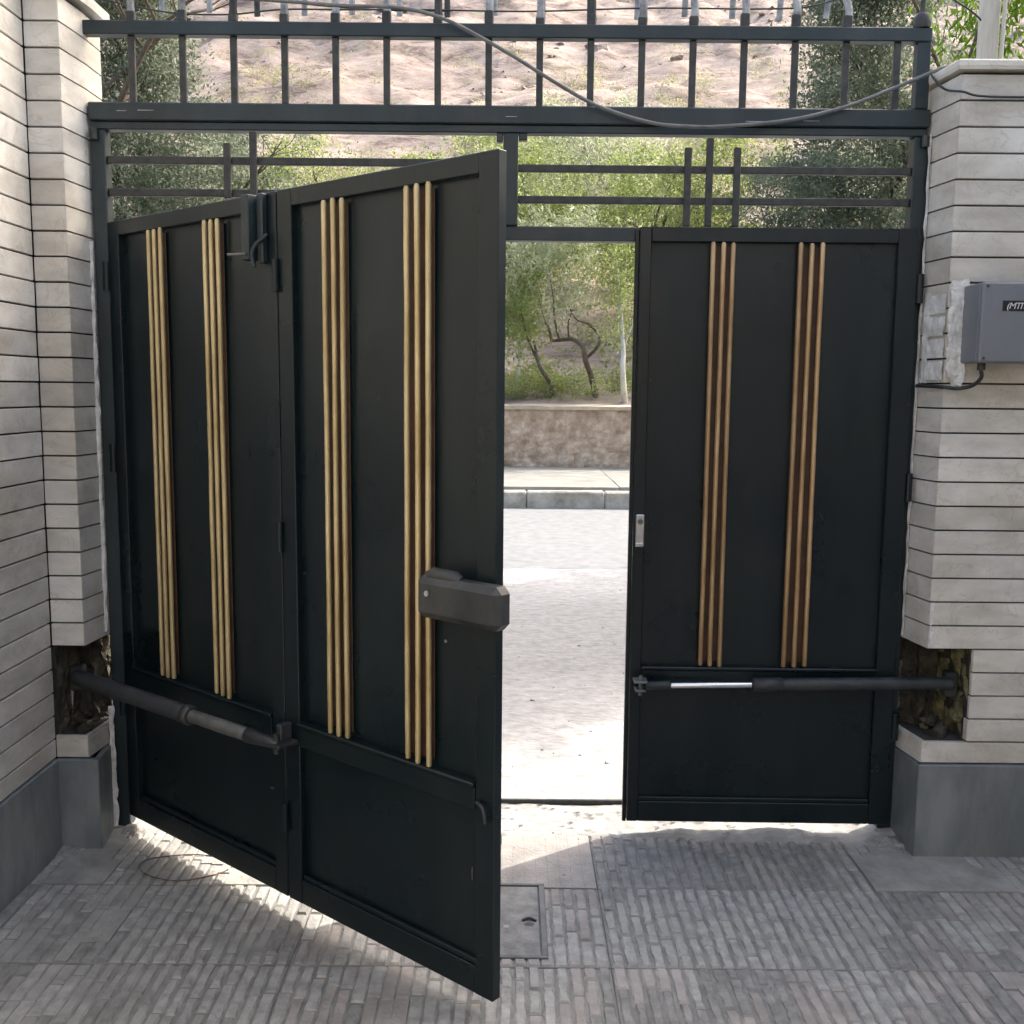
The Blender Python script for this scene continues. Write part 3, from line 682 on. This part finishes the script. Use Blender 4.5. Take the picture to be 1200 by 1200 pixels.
    # ledge stone top & caps
    if L:
        prism('ledge', [(-1.459, YP + .002), (X(YP) - .002, YP + .002), (xb - .004, 0), (xb - .004, yb), (-1.459, yb)], nz0 - .012, nz0 - .001, m_stone)
        prism('cap_slab', [(-1.80, YP - .03), (X(YP) + .022, YP - .03), (xb + .026, 0), (xb + .026, yb + .02), (-1.80, yb + .02)], top + .002, top + .034, m_stone)
    else:
        prism('ledge', [(X(YP) + .002, YP + .002), (xw, YP + .002), (xw, yb), (xb + .004, yb), (xb + .004, 0)], nz0 - .012, nz0 - .001, m_stone)
        mb = MB()
        a0 = X(YP) - .018
        for z, d in ((top + .002, .004), (top + .012, 0), (top + .026, 0), (top + .032, .008)): mb.add([(a0 + d, YP - .022 + d, z), (2.62 - d, YP - .022 + d, z), (2.62 - d, yb + .02 - d, z), (xb - .018 + d, yb + .02 - d, z), (xb - .018 + d, 0, z)], [])
        fs = [tuple(range(5))[::-1], tuple(range(15, 20))] + [(j * 5 + i, j * 5 + (i + 1) % 5, j * 5 + 5 + (i + 1) % 5, j * 5 + 5 + i) for j in range(3) for i in range(5)]
        for f_ in fs: mb.f.append(f_); mb.mi.append(0); mb.sm.append(False)
        mb.build('cap_slab', m_stone, e)
    return e, X, zs
pl, XL, zsL = pier(-1); prr, XR, zsR = pier(1)
# rough mortar smeared between pier and frame
def smear(parent, name, x, y, z0, z1, w, seed, m=m_plaster, d=.01):
    mb = MB(); n = 40; vs = []
    for i in range(n + 1):
        z = z0 + (z1 - z0) * i / n; a = w * (.55 + .9 * abs(fbm(z * 9, seed))); 
        for j, (u, h) in enumerate(((-.5, 0), (-.3, 1), (.2, .8), (.5, 0))):
            vs.append((x + a * u + .004 * fbm(z * 25, j, seed), y - d * h * (.6 + .8 * abs(fbm(z * 20, seed, j))), z))
    mb.add(vs, [(i * 4 + j, i * 4 + j + 1, i * 4 + j + 5, i * 4 + j + 4) for i in range(n) for j in range(3)], smooth=False)
    return mb.build(name, m, parent)
smear(pl, 'mortar_smear', -1.331, -.020, .02, .44, .026, 1)
smear(pl, 'mortar_smear', -1.3385, -.012, .69, 1.95, .016, 2)
smear(prr, 'mortar_smear', 1.298, -.01, .70, 2.3, .012, 3)
# fallen mortar at the feet of the piers
def rubble_heap(parent, cx, cy, rx, ry, h, seed):
    mb = MB(); n = 16; vs = []
    for i in range(n + 1):
        for j in range(n + 1):
            u = -1 + 2 * i / n; v_ = -1 + 2 * j / n; d = math.hypot(u, v_)
            z = h * max(0, 1 - d) * (1 + .6 * fbm(u * 2.3, v_ * 2.3, seed)) + .006 * fbm(u * 7, v_ * 7, seed) - .004
            vs.append((cx + rx * u, cy + ry * v_, z))
    mb.add(vs, [(i * (n + 1) + j, (i + 1) * (n + 1) + j, (i + 1) * (n + 1) + j + 1, i * (n + 1) + j + 1) for i in range(n) for j in range(n)]); return mb.build('mortar_heap', m_dirt, parent)
rubble_heap(prr, 1.27, -.06, .08, .10, .032, 2); rubble_heap(pl, -1.27, -.02, .07, .09, .03, 5); rubble_heap(pl, -1.42, -.18, .07, .05, .025, 7)
# plaster patch beside the box
def patch(name, parent, poly, y, m, th=.006, seed=0, n=26):
    xs_ = [p[0] for p in poly]; zs_ = [p[1] for p in poly]; x0, x1, z0, z1 = min(xs_), max(xs_), min(zs_), max(zs_)
    def ins(x, z):
        c = False
        for i in range(len(poly)):
            a, b = poly[i], poly[i - 1]
            if (a[1] > z) != (b[1] > z) and x < (b[0] - a[0]) * (z - a[1]) / (b[1] - a[1]) + a[0]: c = not c
        return c
    mb = MB(); idx = {}; vs = []; fs = []
    nz_ = int(n * (z1 - z0) / (x1 - x0))
    def V_(i, j):
        if (i, j) not in idx:
            x = x0 + (x1 - x0) * i / n; z = z0 + (z1 - z0) * j / nz_
            idx[i, j] = len(vs); vs.append((x + .003 * fbm(x * 40, z * 40, 1), y - th * (.35 + 1.1 * abs(fbm(x * 22, z * 22, seed))), z + .003 * fbm(x * 40, z * 40, 2)))
        return idx[i, j]
    for i in range(n):
        for j in range(nz_):
            x = x0 + (x1 - x0) * (i + .5) / n; z = z0 + (z1 - z0) * (j + .5) / nz_
            if ins(x + .012 * fbm(x * 25, z * 25, 5), z + .012 * fbm(x * 25, z * 25, 6)): fs.append((V_(i, j), V_(i + 1, j), V_(i + 1, j + 1), V_(i, j + 1)))
    mb.add(vs, fs, smooth=True); return mb.build(name, m, parent)
for zz in ((1.752, 1.84), (1.672, 1.748), (1.602, 1.668), (1.53, 1.598)):
    pass
patch('plaster_patch', prr, [(1.325, 1.835), (1.385, 1.845), (1.385, 1.52), (1.35, 1.52), (1.33, 1.56), (1.326, 1.7)], YP - .003, m_plaster, .007, 3)
mb = MB()   # the same patch turning round the corner
vs = []
for i in range(15):
    for j in range(30):
        t = i / 14; z = 1.53 + .28 * j / 29; y = YP + .002 + t * .12; x = XR(y) - .003 - .006 * abs(fbm(y * 30, z * 26, 3)); vs.append((x, y, z + .012 * fbm(y * 20, 3) * (j in (0, 29))))
mb.add(vs, [(i * 30 + j, i * 30 + 30 + j, i * 30 + 31 + j, i * 30 + j + 1) for i in range(14) for j in range(29) if (j % 7 != 0 or i > 9)], smooth=True); mb.build('plaster_patch', m_plaster, prr)
patch('plaster_patch', prr, [(1.327, .70), (1.34, .70), (1.335, .80), (1.327, .86)], YP - .003, m_plaster, .004, 8, n=8)

# left side wall running towards the viewer
sw = empty('side_wall', (-1.46, YP, 0), label='pale stone clad side wall running along the left edge of the courtyard towards the viewer', cat='wall')
bx('core', m_mortar, sw, -.30, -.014, -4.6, -.001, 0, 3.06, b=0)
for i, y0 in enumerate((-.0012, -1.2, -2.4, -3.6)):
    bx('plinth_slab', m_slate, sw, -.012, .010, (-1.1985, -2.3985, -3.5985, -4.6)[i], y0 - .002, -.02, .304, b=.003)
for kk in range(-20, 20):
    z0 = 1.583 + kk * .0758; z1 = z0 + .0758
    if z0 < .27 or z0 > 3.0: continue
    z0 = max(z0, .306); y = -.0015 - (0 if kk % 2 else 0)
    cuts = [-.0015, -(1.3 if kk % 2 else .9) - R.uniform(0, .2), -2.4 - R.uniform(0, .3), -3.6 - R.uniform(0, .2), -4.6]
    for a, b in zip(cuts[:-1], cuts[1:]):
        o1 = R.uniform(-.0012, .0012)
        bx('stone_block', m_stone, sw, -.03, o1, b + .0006, a - .0006, z0 + GAP / 2, z1 - GAP / 2, b=.0018)

# ================================================================ GATE FRAME
g = empty('steel_gateway', (0, 0, 0), label='dark painted steel surround of the gate with posts, top beam, transom bars and curled pickets', cat='gateway')
F0 = 0.0
bx('post', m_blackrail, g, -1.334, -1.288, 0, .05, 0, 2.296, b=.003)
bx('post', m_blackrail, g, 1.253, 1.300, 0, .05, 0, 2.296, b=.003)
mb = MB(); mb.box(-1.337, 1.297, -.006, .05, 2.322, 2.378, b=.004); mb.box(-1.334, 1.294, .003, .046, 2.297, 2.3215, b=.003); mb.build('top_beam', m_blackrail, g)
bx('mullion', m_blackrail, g, -.037, .010, -.002, .044, 2.014, 2.296, b=.003)
bx('gusset', m_blackrail, g, -.058, -.0385, .004, .03, 2.270, 2.2965); bx('gusset', m_blackrail, g, .0115, .038, .004, .03, 2.276, 2.2965)
bx('header_rail', m_blackrail, g, -1.2875, 1.2525, .002, .045, 1.968, 2.0125, b=.003)
for x0, x1, zz in ((-1.2875, -.0375, (2.207, 2.108)), (.0105, 1.2525, (2.193, 2.097))):
    for z in zz: bx('transom_bar', m_bar, g, x0, x1, .012, .030, z - .0115, z + .0115, b=.002)
for x, zt in ((-.906, 2.257), (-.824, 2.293), (.545, 2.257), (.613, 2.286), (.700, 2.258)):
    bx('short_bar', m_bar, g, x - .011, x + .011, -.003, .0115, 2.016 if x > 0 else 2.09, zt, b=.002)
bx('top_rail', m_blackrail, g, -1.352, 1.290, -.004, .034, 2.580, 2.622, b=.003)
bx('end_post', m_blackrail, g, 1.247, 1.289, -.003, .035, 2.379, 2.579, b=.003)
# pickets: straight between beam and rail, then curling over towards the street
for k in range(16):
    x = -1.199 + .1592 * k
    bx('picket', m_bar, g, x - .0105, x + .0105, .008, .022, 2.379, 2.5795, b=.002)
    if k == 15: continue
    lean = (0, 0, 0, 0, 0, 0, 0, 0, .0, .0, -.004, -.012, -.008, -.02, -.03, -.02)[k] + R.uniform(-.004, .004)
    mb = MB()
    P = smooth_path([(x, .015, 2.6225), (x + .002, .012, 2.68), (x + lean, .012, 2.76), (x + lean * 1.5, .05, 2.90), (x + lean, .14, 2.965), (x + .006 + lean, .235, 2.93), (x + .012, .268, 2.84), (x + .013 + lean * .2, .272, 2.735 + R.uniform(-.006, .006))], 4)
    mb.tube(P, [.0145] * 3 + [.012] * 3 + [.010] * (len(P) - 6), 6, fl=.35, smooth=False)
    mb.build('curled_picket', [m_galv if k not in (2, 6, 9) else m_bar], g)
    mb = MB(); mb.box(x - .014, x + .014, .006, .024, 2.6222, 2.6222 + R.uniform(.018, .045), b=.003); mb.build('weld_collar', m_bar, g)
mb = MB(); mb.tube([(1.262, .014, 2.6225), (1.262, .014, 2.633), (1.262, .014, 2.655), (1.262, .014, 2.668)], [.024, .028, .027, .017], 10); mb.tube([(1.262, .014, 2.668), (1.265, .016, 2.80)], .009, 8); mb.build('finial', m_bar, g)
# hinge blocks and welds
for x in (-1.318, 1.283):
    mb = MB(); mb.tube([(x, -.012, 2.262), (x, -.012, 2.296)], .012, 8); mb.build('hinge_pin', m_bar, g)
# thin binding wire through the curls
tb('binding_wire', m_bar, g, smooth_path([(-1.286, .03, 2.693), (-1.207, .03, 2.676), (-1.062, .03, 2.654), (-.89, .03, 2.652), (-.73, .03, 2.668), (-.544, .03, 2.669), (-.279, .03, 2.671), (.04, .03, 2.669), (.411, .03, 2.682), (.782, .03, 2.683), (.941, .03, 2.697), (1.1, .05, 2.76)]), .0028, 5)
tb('binding_wire', m_bar, g, smooth_path([(-.80, .06, 2.71), (-.62, .05, 2.688), (-.4, .04, 2.672), (-.2, .035, 2.670)]), .0026, 5)
# floor channel the leaves close against
mb = MB(); mb.box(-1.28, 1.25, .224, .236, -.01, .022, b=.001); mb.box(-1.28, 1.25, .246, .252, -.01, .006, b=.001); mb.box(-1.28, 1.25, .2362, .2458, -.012, -.004, b=0); mb.build('floor_channel', m_bar, g)

# ================================================================ RODS / LEAVES
def rod(parent, fr, x, z0, z1, seed):
    rr = random.Random(seed); n = 10
    pts = []
    for i in range(n + 1):
        t = i / n; pts.append(fr(x + rr.gauss(0, .0002) + .0007 * math.sin(seed * 2.1 + t * 5), -.0005 + rr.gauss(0, .0004), z0 + (z1 - z0) * t))
    rad = [(.0071 if parent is gl else .0079) + rr.uniform(-.0002, .0002) for _ in pts]
    mb = MB(); e0 = Vector(pts[0]); e1 = Vector(pts[-1])
    mb.tube([e0 - Vector((0, 0, .004))] + pts + [e1 + Vector((0, 0, .006))], [.006] + rad + [.005], 8)
    return mb.build('gold_rod', m_gold if parent is gl else m_copper, parent)
def panel(parent, fr, x0, x1, zb, zt, zm0, zm1, rods, sl, sr, st_top=.045, bot=.07):
    """one framed sheet: stiles and rails proud of the sheet, decorative rods. local y: 0 = front face of frame, + = back"""
    B = lambda name, m, *a, b=.002: (lambda mb: (mb.box(*a, b=b, fr=fr), mb.build(name, m, parent))[1])(MB())
    B('stile', m_black, x0, x0 + sl, 0, .028, zb, zt); B('stile', m_black, x1 - sr, x1, 0, .028, zb, zt)
    a, b_ = x0 + sl + .0005, x1 - sr - .0005
    B('top_rail', m_black, a, b_, .001, .027, zt - st_top, zt); B('bottom_rail', m_black, a, b_, .001, .027, zb, zb + bot)
    mb = MB(); mb.box(a, b_, -.004, .0275, zm0, zm1 - .012, b=.002, fr=fr); mb.box(a, b_, -.010, .02, zm1 - .011, zm1, b=.003, fr=fr); mb.build('middle_rail', m_black, parent)
    # slim angle above the bottom rail
    B('lower_bead', m_black, a, b_, .006, .018, zb + bot + .0005, zb + bot + .014)
    for (p, q) in ((zm1 - .009, zt - st_top + .012), (zb + bot - .01, zm0 + .012)):
        # sheet with a faint hand-made warp
        n = 10; vs = []
        for i in range(n + 1):
            for j in range(n + 1):
                x = a - .01 + (b_ - a + .02) * i / n; z = p + (q - p) * j / n; k = math.sin(math.pi * i / n) * math.sin(math.pi * j / n)
                vs.append(fr(x, .020 + .0050 * k * fbm(x * 2.4, z * 1.5, x0), z))
        mb = MB(); mb.add(vs, [(i * (n + 1) + j, (i + 1) * (n + 1) + j, (i + 1) * (n + 1) + j + 1, i * (n + 1) + j + 1) for i in range(n) for j in range(n)], smooth=True)
        vs2 = [fr(a - .01, .025, p), fr(b_ + .01, .025, p), fr(b_ + .01, .025, q), fr(a - .01, .025, q)]; mb.add(vs2, [(3, 2, 1, 0)]); mb.build('sheet', m_black, parent)
    for gi, xs_ in enumerate(rods):
        # flat strip under each trio, its dark brown standing for shadow between rods
        o = B('backing_strip', m_back, min(xs_) - .006, max(xs_) + .006, .0135, .0166, zm1 + .016, zt - st_top - .012, b=.001)
        for i, x in enumerate(xs_): rod(parent, fr, x, zm1 + .004 + R.uniform(0, .006), zt - st_top - .005 - R.uniform(0, .004), int(x * 1000) + i)

# left leaf: hinged at the left post, swung inwards, two folding panels in one plane
ANG = .695
gl = empty('gate_leaf', (-1.2898, 0, 0), -ANG, label='large black gate leaf swung open into the courtyard, with four groups of gold rods', cat='gate leaf')
idf = lambda x, y, z: (x, y, z)
panel(gl, idf, 0, .858, .050, 2.012, .513, .580, [(.238, .270, .302), (.533, .565, .597)], .060, .055)
panel(gl, idf, .864, 1.634, .050, 2.012, .513, .580, [(1.056, 1.090, 1.124), (1.351, 1.387, 1.423)], .058, .058)
# barrel hinges between the panels and at the post
for z in (.25, 1.05, 1.75):
    tb('hinge_barrel', m_black, gl, [(.861, -.006, z), (.861, -.006, z + .085)], .010, 8)
for z in (.40, 1.22, 1.80):
    tb('hinge_barrel', m_black, gl, [(-.012, -.002, z), (-.012, -.002, z + .09)], .013, 8)
# lock case
lk = MB()
lk.box(1.432, 1.690, -.060, -.001, .966, 1.066, b=.016)
lko = lk.build('lock_box', m_operator, gl)
tb('keyhole', m_steel, lko, [(1.478, -.0621, 1.028), (1.478, -.0655, 1.028)], .007, 10)
mb = MB(); mb.tube([(1.45, -.035, 1.066), (1.47, -.035, 1.072), (1.54, -.035, 1.071), (1.56, -.035, 1.066)], [.010, .016, .016, .010], 10, fl=.6); mb.build('top_lip', m_operator, lko)
# upper drop bolt bracket near the middle stile
db = MB()
db.box(.760, .792, -.040, -.001, 1.835, 2.006, b=.003); dbo = db.build('drop_bolt', m_blackrail, gl)
bx('guide_plate', m_blackrail, dbo, .802, .826, -.020, -.001, 1.826, 2.008, b=.003)
tb('bolt_lever', m_sleeve, dbo, [(.785, -.043, 1.850), (.708, -.046, 1.854)], .0035, 8)
tb('bolt_rod', m_blackrail, dbo, [(.744, -.014, 1.86), (.744, -.014, 1.935)], .005, 8)
tb('pull_strap', m_blackrail, dbo, smooth_path([(.838, -.012, 1.90), (.818, -.035, 1.872), (.808, -.04, 1.845), (.812, -.036, 1.815)]), .006, 6)
# lower bracket where the operator rod is bolted on
mb = MB(); mb.box(.858, .925, -.075, -.0045, .520, .532, b=.002); mb.box(.885, .905, -.05, -.0105, .532, .580, b=.003); mb.tube([(.895, -.058, .50), (.895, -.058, .556)], .009, 8); mb.build('operator_bracket', m_operator, gl)
tb('stay_hook', m_operator, gl, smooth_path([(1.585, -.006, .536), (1.607, -.012, .532), (1.615, -.012, .512), (1.614, -.008, .494)]), .0045, 6)
for x_, z_, l_ in ((-1.245, 2.35, .03), (-1.18, 2.352, .05), (.72, 2.335, .10), (-.03, 2.343, .035), (.9, 2.338, .05)): bx('paint_scratch', m_galv, g, x_, x_ + l_, -.0068, -.0055, z_, z_ + .0018, b=0)
mb = MB(); mb.tube([(1.55, .019, .322), (1.55, .019, .355)], .0018, 5); mb.tube([(.765, .018, .345), (.785, .016, .349)], .003, 5); mb.build('paint_chip', m_sleeve, gl)
tb('bolt_head', m_steel, gl, [(1.482, -.001, .905), (1.482, -.004, .905)], .004, 8)

# right leaf: closed
gr_ = empty('gate_leaf', (1.2748, -.034, 0), math.radians(-.6), label='narrower black gate leaf standing closed on the right, with two groups of gold rods', cat='gate leaf')
frr = lambda x, y, z: (x - 1.2748, y, z)
panel(gr_, frr, .397, 1.272, .054, 2.010, .522, .592, [(.628, .659, .690), (.903, .937, .971)], .036, .062)
bx('edge_bead', m_black, gr_, .397 - .014 - 1.2748, .396 - 1.2748, .012, .030, .048, 2.004, b=.002)
mb = MB(); mb.box(.404 - 1.2748, .432 - 1.2748, -.007, -.0005, .993, 1.098, b=.003); so_ = mb.build('strike_plate', m_steel, gr_)
tb('screw_head', m_sleeve, so_, [(.418 - 1.2748, -.0072, 1.075), (.418 - 1.2748, -.0105, 1.075)], .009, 12)
bx('strike_lip', m_steel, so_, .403 - 1.2748, .430 - 1.2748, -.016, -.0072, .993, 1.006, b=.002)
for z in (.35, 1.15, 1.78): tb('hinge_barrel', m_black, gr_, [(.008, .002, z), (.008, .002, z + .09)], .012, 8)
mb = MB(); mb.box(.405 - 1.2748, .450 - 1.2748, -.060, -.0045, .548, .556, b=.002); mb.box(.410 - 1.2748, .445 - 1.2748, -.060, -.0105, .520, .528, b=.002); mb.tube([(.428 - 1.2748, -.045, .505), (.428 - 1.2748, -.045, .572)], .0065, 8); mb.build('operator_bracket', m_sleeve, gr_)

# ================================================================ GATE OPERATORS (piston arms)
def arm(label, A, B, parts, tail):
    A = Vector(A); B = Vector(B); d = B - A
    e = empty('gate_operator', A, label=label, cat='gate operator')
    for nm, t0, t1, r0, r1, m in parts:
        tb(nm, m, e, [d * t0, d * (t0 + (t1 - t0) * .02), d * (t1 - (t1 - t0) * .02), d * t1], [r0 * .85, r0, r1, r1 * .85], 16)
    mb = MB(); q = d.normalized()
    mb.box(-.02, .02, -.012, .03, -.045, .035, b=.004, fr=lambda x, y, z: tuple(Vector(tail) + Vector((x, y, z)))); mb.build('wall_bracket', m_operator, e)
    return e
c, s_ = math.cos(ANG), math.sin(ANG)
lp = lambda s, off, z: (-1.2898 + s * c - off * s_, -s * s_ - off * c, z)
arm('black piston arm with grey sleeve reaching from the left pier to the open leaf', (-1.415, -.085, .555), lp(.905, .058, .527), [
  ('cylinder', .0, .60, .026, .027, m_operator), ('end_cap', .585, .615, .0295, .0295, m_operator), ('sleeve', .612, .865, .0195, .0195, m_sleeve), ('fork', .868, 1.0, .0225, .012, m_operator)], (0.0, .01, 0))
arm('black piston arm lying along the closed right leaf, with a bright bare rod', (1.44, -.085, .560), (.428, -.079, .541), [
  ('cylinder', .0, .555, .0225, .0215, m_operator), ('end_cap', .545, .64, .024, .0235, m_operator), ('piston_rod', .641, .905, .0105, .0105, m_chrome), ('fork', .906, .985, .016, .013, m_operator)], (0.0, .01, 0))

# ================================================================ CONTROL BOX
cb = empty('control_box', (1.37, -.265, 1.59), label='blue grey metal control box with a small black label on the right pier', cat='control box')
bx('case', m_box, cb, .0, .36, .002, .112, 0, .232, b=.004)
bx('cover', m_box, cb, -.001, .361, -.020, .0015, -.001, .233, b=.006)
lb = bx('label_plate', m_label, cb, .058, .20, -.0225, -.0205, .149, .179, b=.0008)
fc = bpy.data.curves.new('t', 'FONT'); fc.body = '(MTITIIV'; fc.size = .026; fc.shear = .25; fc.extrude = .0004; fc.space_character = .88
to = bpy.data.objects.new('t', fc); C.objects.link(to); bpy.context.view_layer.update()
me = bpy.data.meshes.new_from_object(to.evaluated_get(bpy.context.evaluated_depsgraph_get())); bpy.data.objects.remove(to); me.materials.clear(); me.materials.append(m_white)
lt = link('lettering', me, lb); lt.rotation_euler = (math.pi / 2, 0, 0); lt.location = (.068, -.0229, .155)
for x, z in ((.012, .012), (.012, .220), (.348, .012), (.348, .220)): tb('screw', m_cabled, cb, [(x, -.0202, z), (x, -.0225, z)], .004, 8)
tb('gland', m_cabled, cb, [(.030, .03, -.0005), (.030, .03, -.022)], .012, 10)
o = tb('control_cable', m_cabled, None, smooth_path([(1.400, -.235, 1.568), (1.404, -.230, 1.545), (1.392, -.20, 1.522), (1.36, -.172, 1.513), (1.325, -.165, 1.517), (1.302, -.10, 1.520), (1.285, -.045, 1.521)]), .006, 8)
tag(o, 'short black cable looping from under the control box to the gate edge', 'cable')

# ================================================================ OVERHEAD CABLE, POST, PLANK
P = [(-1.38, .02, 2.72), (-1.0, -.02, 2.69), (-.72, -.03, 2.672), (-.536, -.03, 2.660), (-.353, -.03, 2.655), (-.222, -.03, 2.624), (-.117, -.03, 2.575), (-.012, -.03, 2.519), (.12, -.03, 2.442), (.254, -.03, 2.372), (.413, -.03, 2.325), (.52, -.03, 2.314), (.652, -.03, 2.315), (.863, -.03, 2.337), (1.046, -.03, 2.384), (1.239, -.03, 2.462), (1.33, -.035, 2.496), (1.42, .0, 2.503)]
tag(tb('slack_cable', m_cable, None, smooth_path(P, 5), .0058, 8), 'grey cable drooping across the gate top beam from the railing to the right pier', 'cable')
P = [(1.278, -.03, 2.48), (1.282, -.06, 2.45), (1.30, -.10, 2.41), (1.325, -.168, 2.385), (1.40, -.168, 2.372), (1.7, -.168, 2.372), (2.3, -.17, 2.371)]
tag(tb('thin_cable', m_cabled, None, smooth_path(P, 5), .0035, 6), 'thin dark cable tucked into the top joint of the right pier', 'cable')
po = empty('wooden_post', (1.503, .09, 2.4805), label='pale weathered post standing on the right pier cap', cat='post')
mb = MB(); mb.box(-.028, .028, -.025, .025, 0, .9, b=.006, jit=.003); mb.build('shaft', m_barkp, po)
mb = MB(); mb.tube(smooth_path([(.03, -.03, .0), (.034, -.03, .3), (.03, -.03, .6), (.036, -.03, .9)]), .007, 6); mb.build('conduit', m_barkp, po)
mb = MB(); mb.box(-.031, .031, -.028, .028, .0005, .06, b=.005, jit=.003); mb.build('foot', m_rust, po)
pk = MB(); pk.box(1.56, 2.5, .08, .12, 2.4805, 2.545, b=.005, jit=.002); o = pk.build('plank', m_plank); tag(o, 'brown weathered plank lying along the top of the right pier beside the post', 'plank')
mb = MB()
for i, (x, y, r) in enumerate(((1.445, .02, .02), (1.475, -.0, .026), (1.53, .01, .03), (1.42, .05, .015), (1.565, .0, .018))):
    pass
tb_pts = smooth_path([(1.515, .05, 2.84), (1.47, .04, 2.72), (1.44, .02, 2.78), (1.40, .0, 2.83)], 6)
# lumps of old brick on the cap
for i, (x, y, a) in enumerate(((1.455, -.02, .03), (1.535, -.01, .034))):
    mb = MB(); mb.box(-a, a, -.025, .025, 0, .028, b=.006, jit=.005); o = mb.build('brick_fragment', m_plank, None, (x, y, 2.4805)); o.rotation_euler = (0, 0, .4 - i)
    tag(o, ('small broken brick on the right pier cap, left of the post foot', 'broken brick lump on the right pier cap, in front of the post foot')[i], 'brick fragment')
# wires hanging by the tree
tag(tb('thin_wire', m_cabled, None, smooth_path([(1.265, .02, 2.79), (1.36, .05, 2.73), (1.46, .08, 2.685), (1.55, .1, 2.60)], 5), .003, 6), 'thin dark wire sagging from the finial to the pale post', 'wire')

# ================================================================ FLOOR HATCH AND WIRE LOOP
fh = empty('floor_hatch', (-.055, -.58, .0), label='square metal floor hatch with a finger hole, partly behind the open leaf edge', cat='hatch')
bx('lid', m_tile_dark, fh, -.145, .143, -.188, .188, -.004, .0065, b=.002)
mb = MB()
for a in ((-.165, .163, .191, .203), (-.165, .163, -.203, -.191)): mb.box(*a, -.004, .010, b=.0015)
for a in ((-.165, -.148, -.190, .190), (.146, .163, -.190, .190)): mb.box(*a, -.004, .010, b=.0015)
mb.build('rim', m_sleeve, fh)
tb('finger_hole', m_cabled, fh, [(.115, -.03, .0066), (.115, -.03, .0072)], .014, 12, fl=.7)
tb('handle', m_bar, fh, smooth_path([(.095, -.012, .008), (.115, -.006, .012), (.135, -.014, .008)]), .004, 6)
P = []
for i in range(41):
    a = 2 * math.pi * i / 40 * .97; r = 1 + .06 * math.sin(3 * a)
    P.append((-1.01 + .145 * r * math.cos(a), -.285 + .085 * r * math.sin(a), .0072 + .0012 * math.sin(5 * a)))
tag(tb('wire_loop', m_rust, None, P, .002, 6), 'loop of thin dark wire lying on the tiles beneath the left arm', 'wire')
# a few crumbs of mortar
rr = random.Random(8)
mb = MB()
for i in range(90):
    x = rr.uniform(-1.3, 1.35); y = rr.gauss(-.06, .05) if i < 70 else rr.uniform(-.9, -.1); a = rr.uniform(.001, .0038)
    mb.box(x - a, x + a, y - a, y + a, .0015, .0015 + a * 1.6, b=a * .4, jit=a * .3)
o = mb.build('mortar_crumbs', m_cement); tag(o, 'crumbs of mortar scattered on the tiles along the gate', 'crumbs', kind='stuff')

# the rest of the courtyard: boundary wall on the right and the house at the viewer's back
bw = empty('boundary_wall', (2.62, YP, 0), label='plain stone boundary wall along the right side of the courtyard', cat='wall')
bx('wall_body', m_stone, bw, .0, .25, -6.0, .0, .31, 3.0, b=.01); bx('plinth', m_slate, bw, -.012, .25, -6.0, -.0005, -.02, .3095, b=.004); bx('coping', m_stone, bw, -.03, .28, -6.0, .0, 3.001, 3.04, b=.006)
hs = empty('house', (0, -6.0, 0), label='pale rendered house front facing the gate from the far end of the courtyard', cat='house')
bx('wall', m_stone, hs, -1.76, 2.9, -.3, 0, 0, 5.6, b=.01)
dr = bx('door', m_plank, hs, -.3, .75, .002, .04, 0, 2.2, b=.006); tb('door_handle', m_steel, dr, [(.62, .045, 1.0), (.62, .06, 1.0), (.52, .06, 1.0)], .01, 8)
for x in (-1.35, 1.25):
    for z in (1.0, 3.6):
        wf = bx('window', m_plank, hs, x, x + 1.0, .002, .03, z, z + 1.2, b=.006); bx('pane', m_label, wf, x + .07, x + .93, .0305, .034, z + .07, z + 1.13, b=.001)

rr = random.Random(21); mb = MB()
for i in range(90):
    x = rr.uniform(-.6, 1.4); y = .3 + 4.6 * rr.random() ** 1.2; a = .003 + .007 * rr.random() ** 3
    mb.box(x - a, x + a, y - a * .8, y + a * .8, rampz(x, y) - .002, rampz(x, y) + a * .8, b=a * .4, jit=a * .3)
tag(mb.build('ramp_grit', m_ramp), 'small grit and stones scattered over the concrete ramp outside the gate', 'grit', kind='stuff')
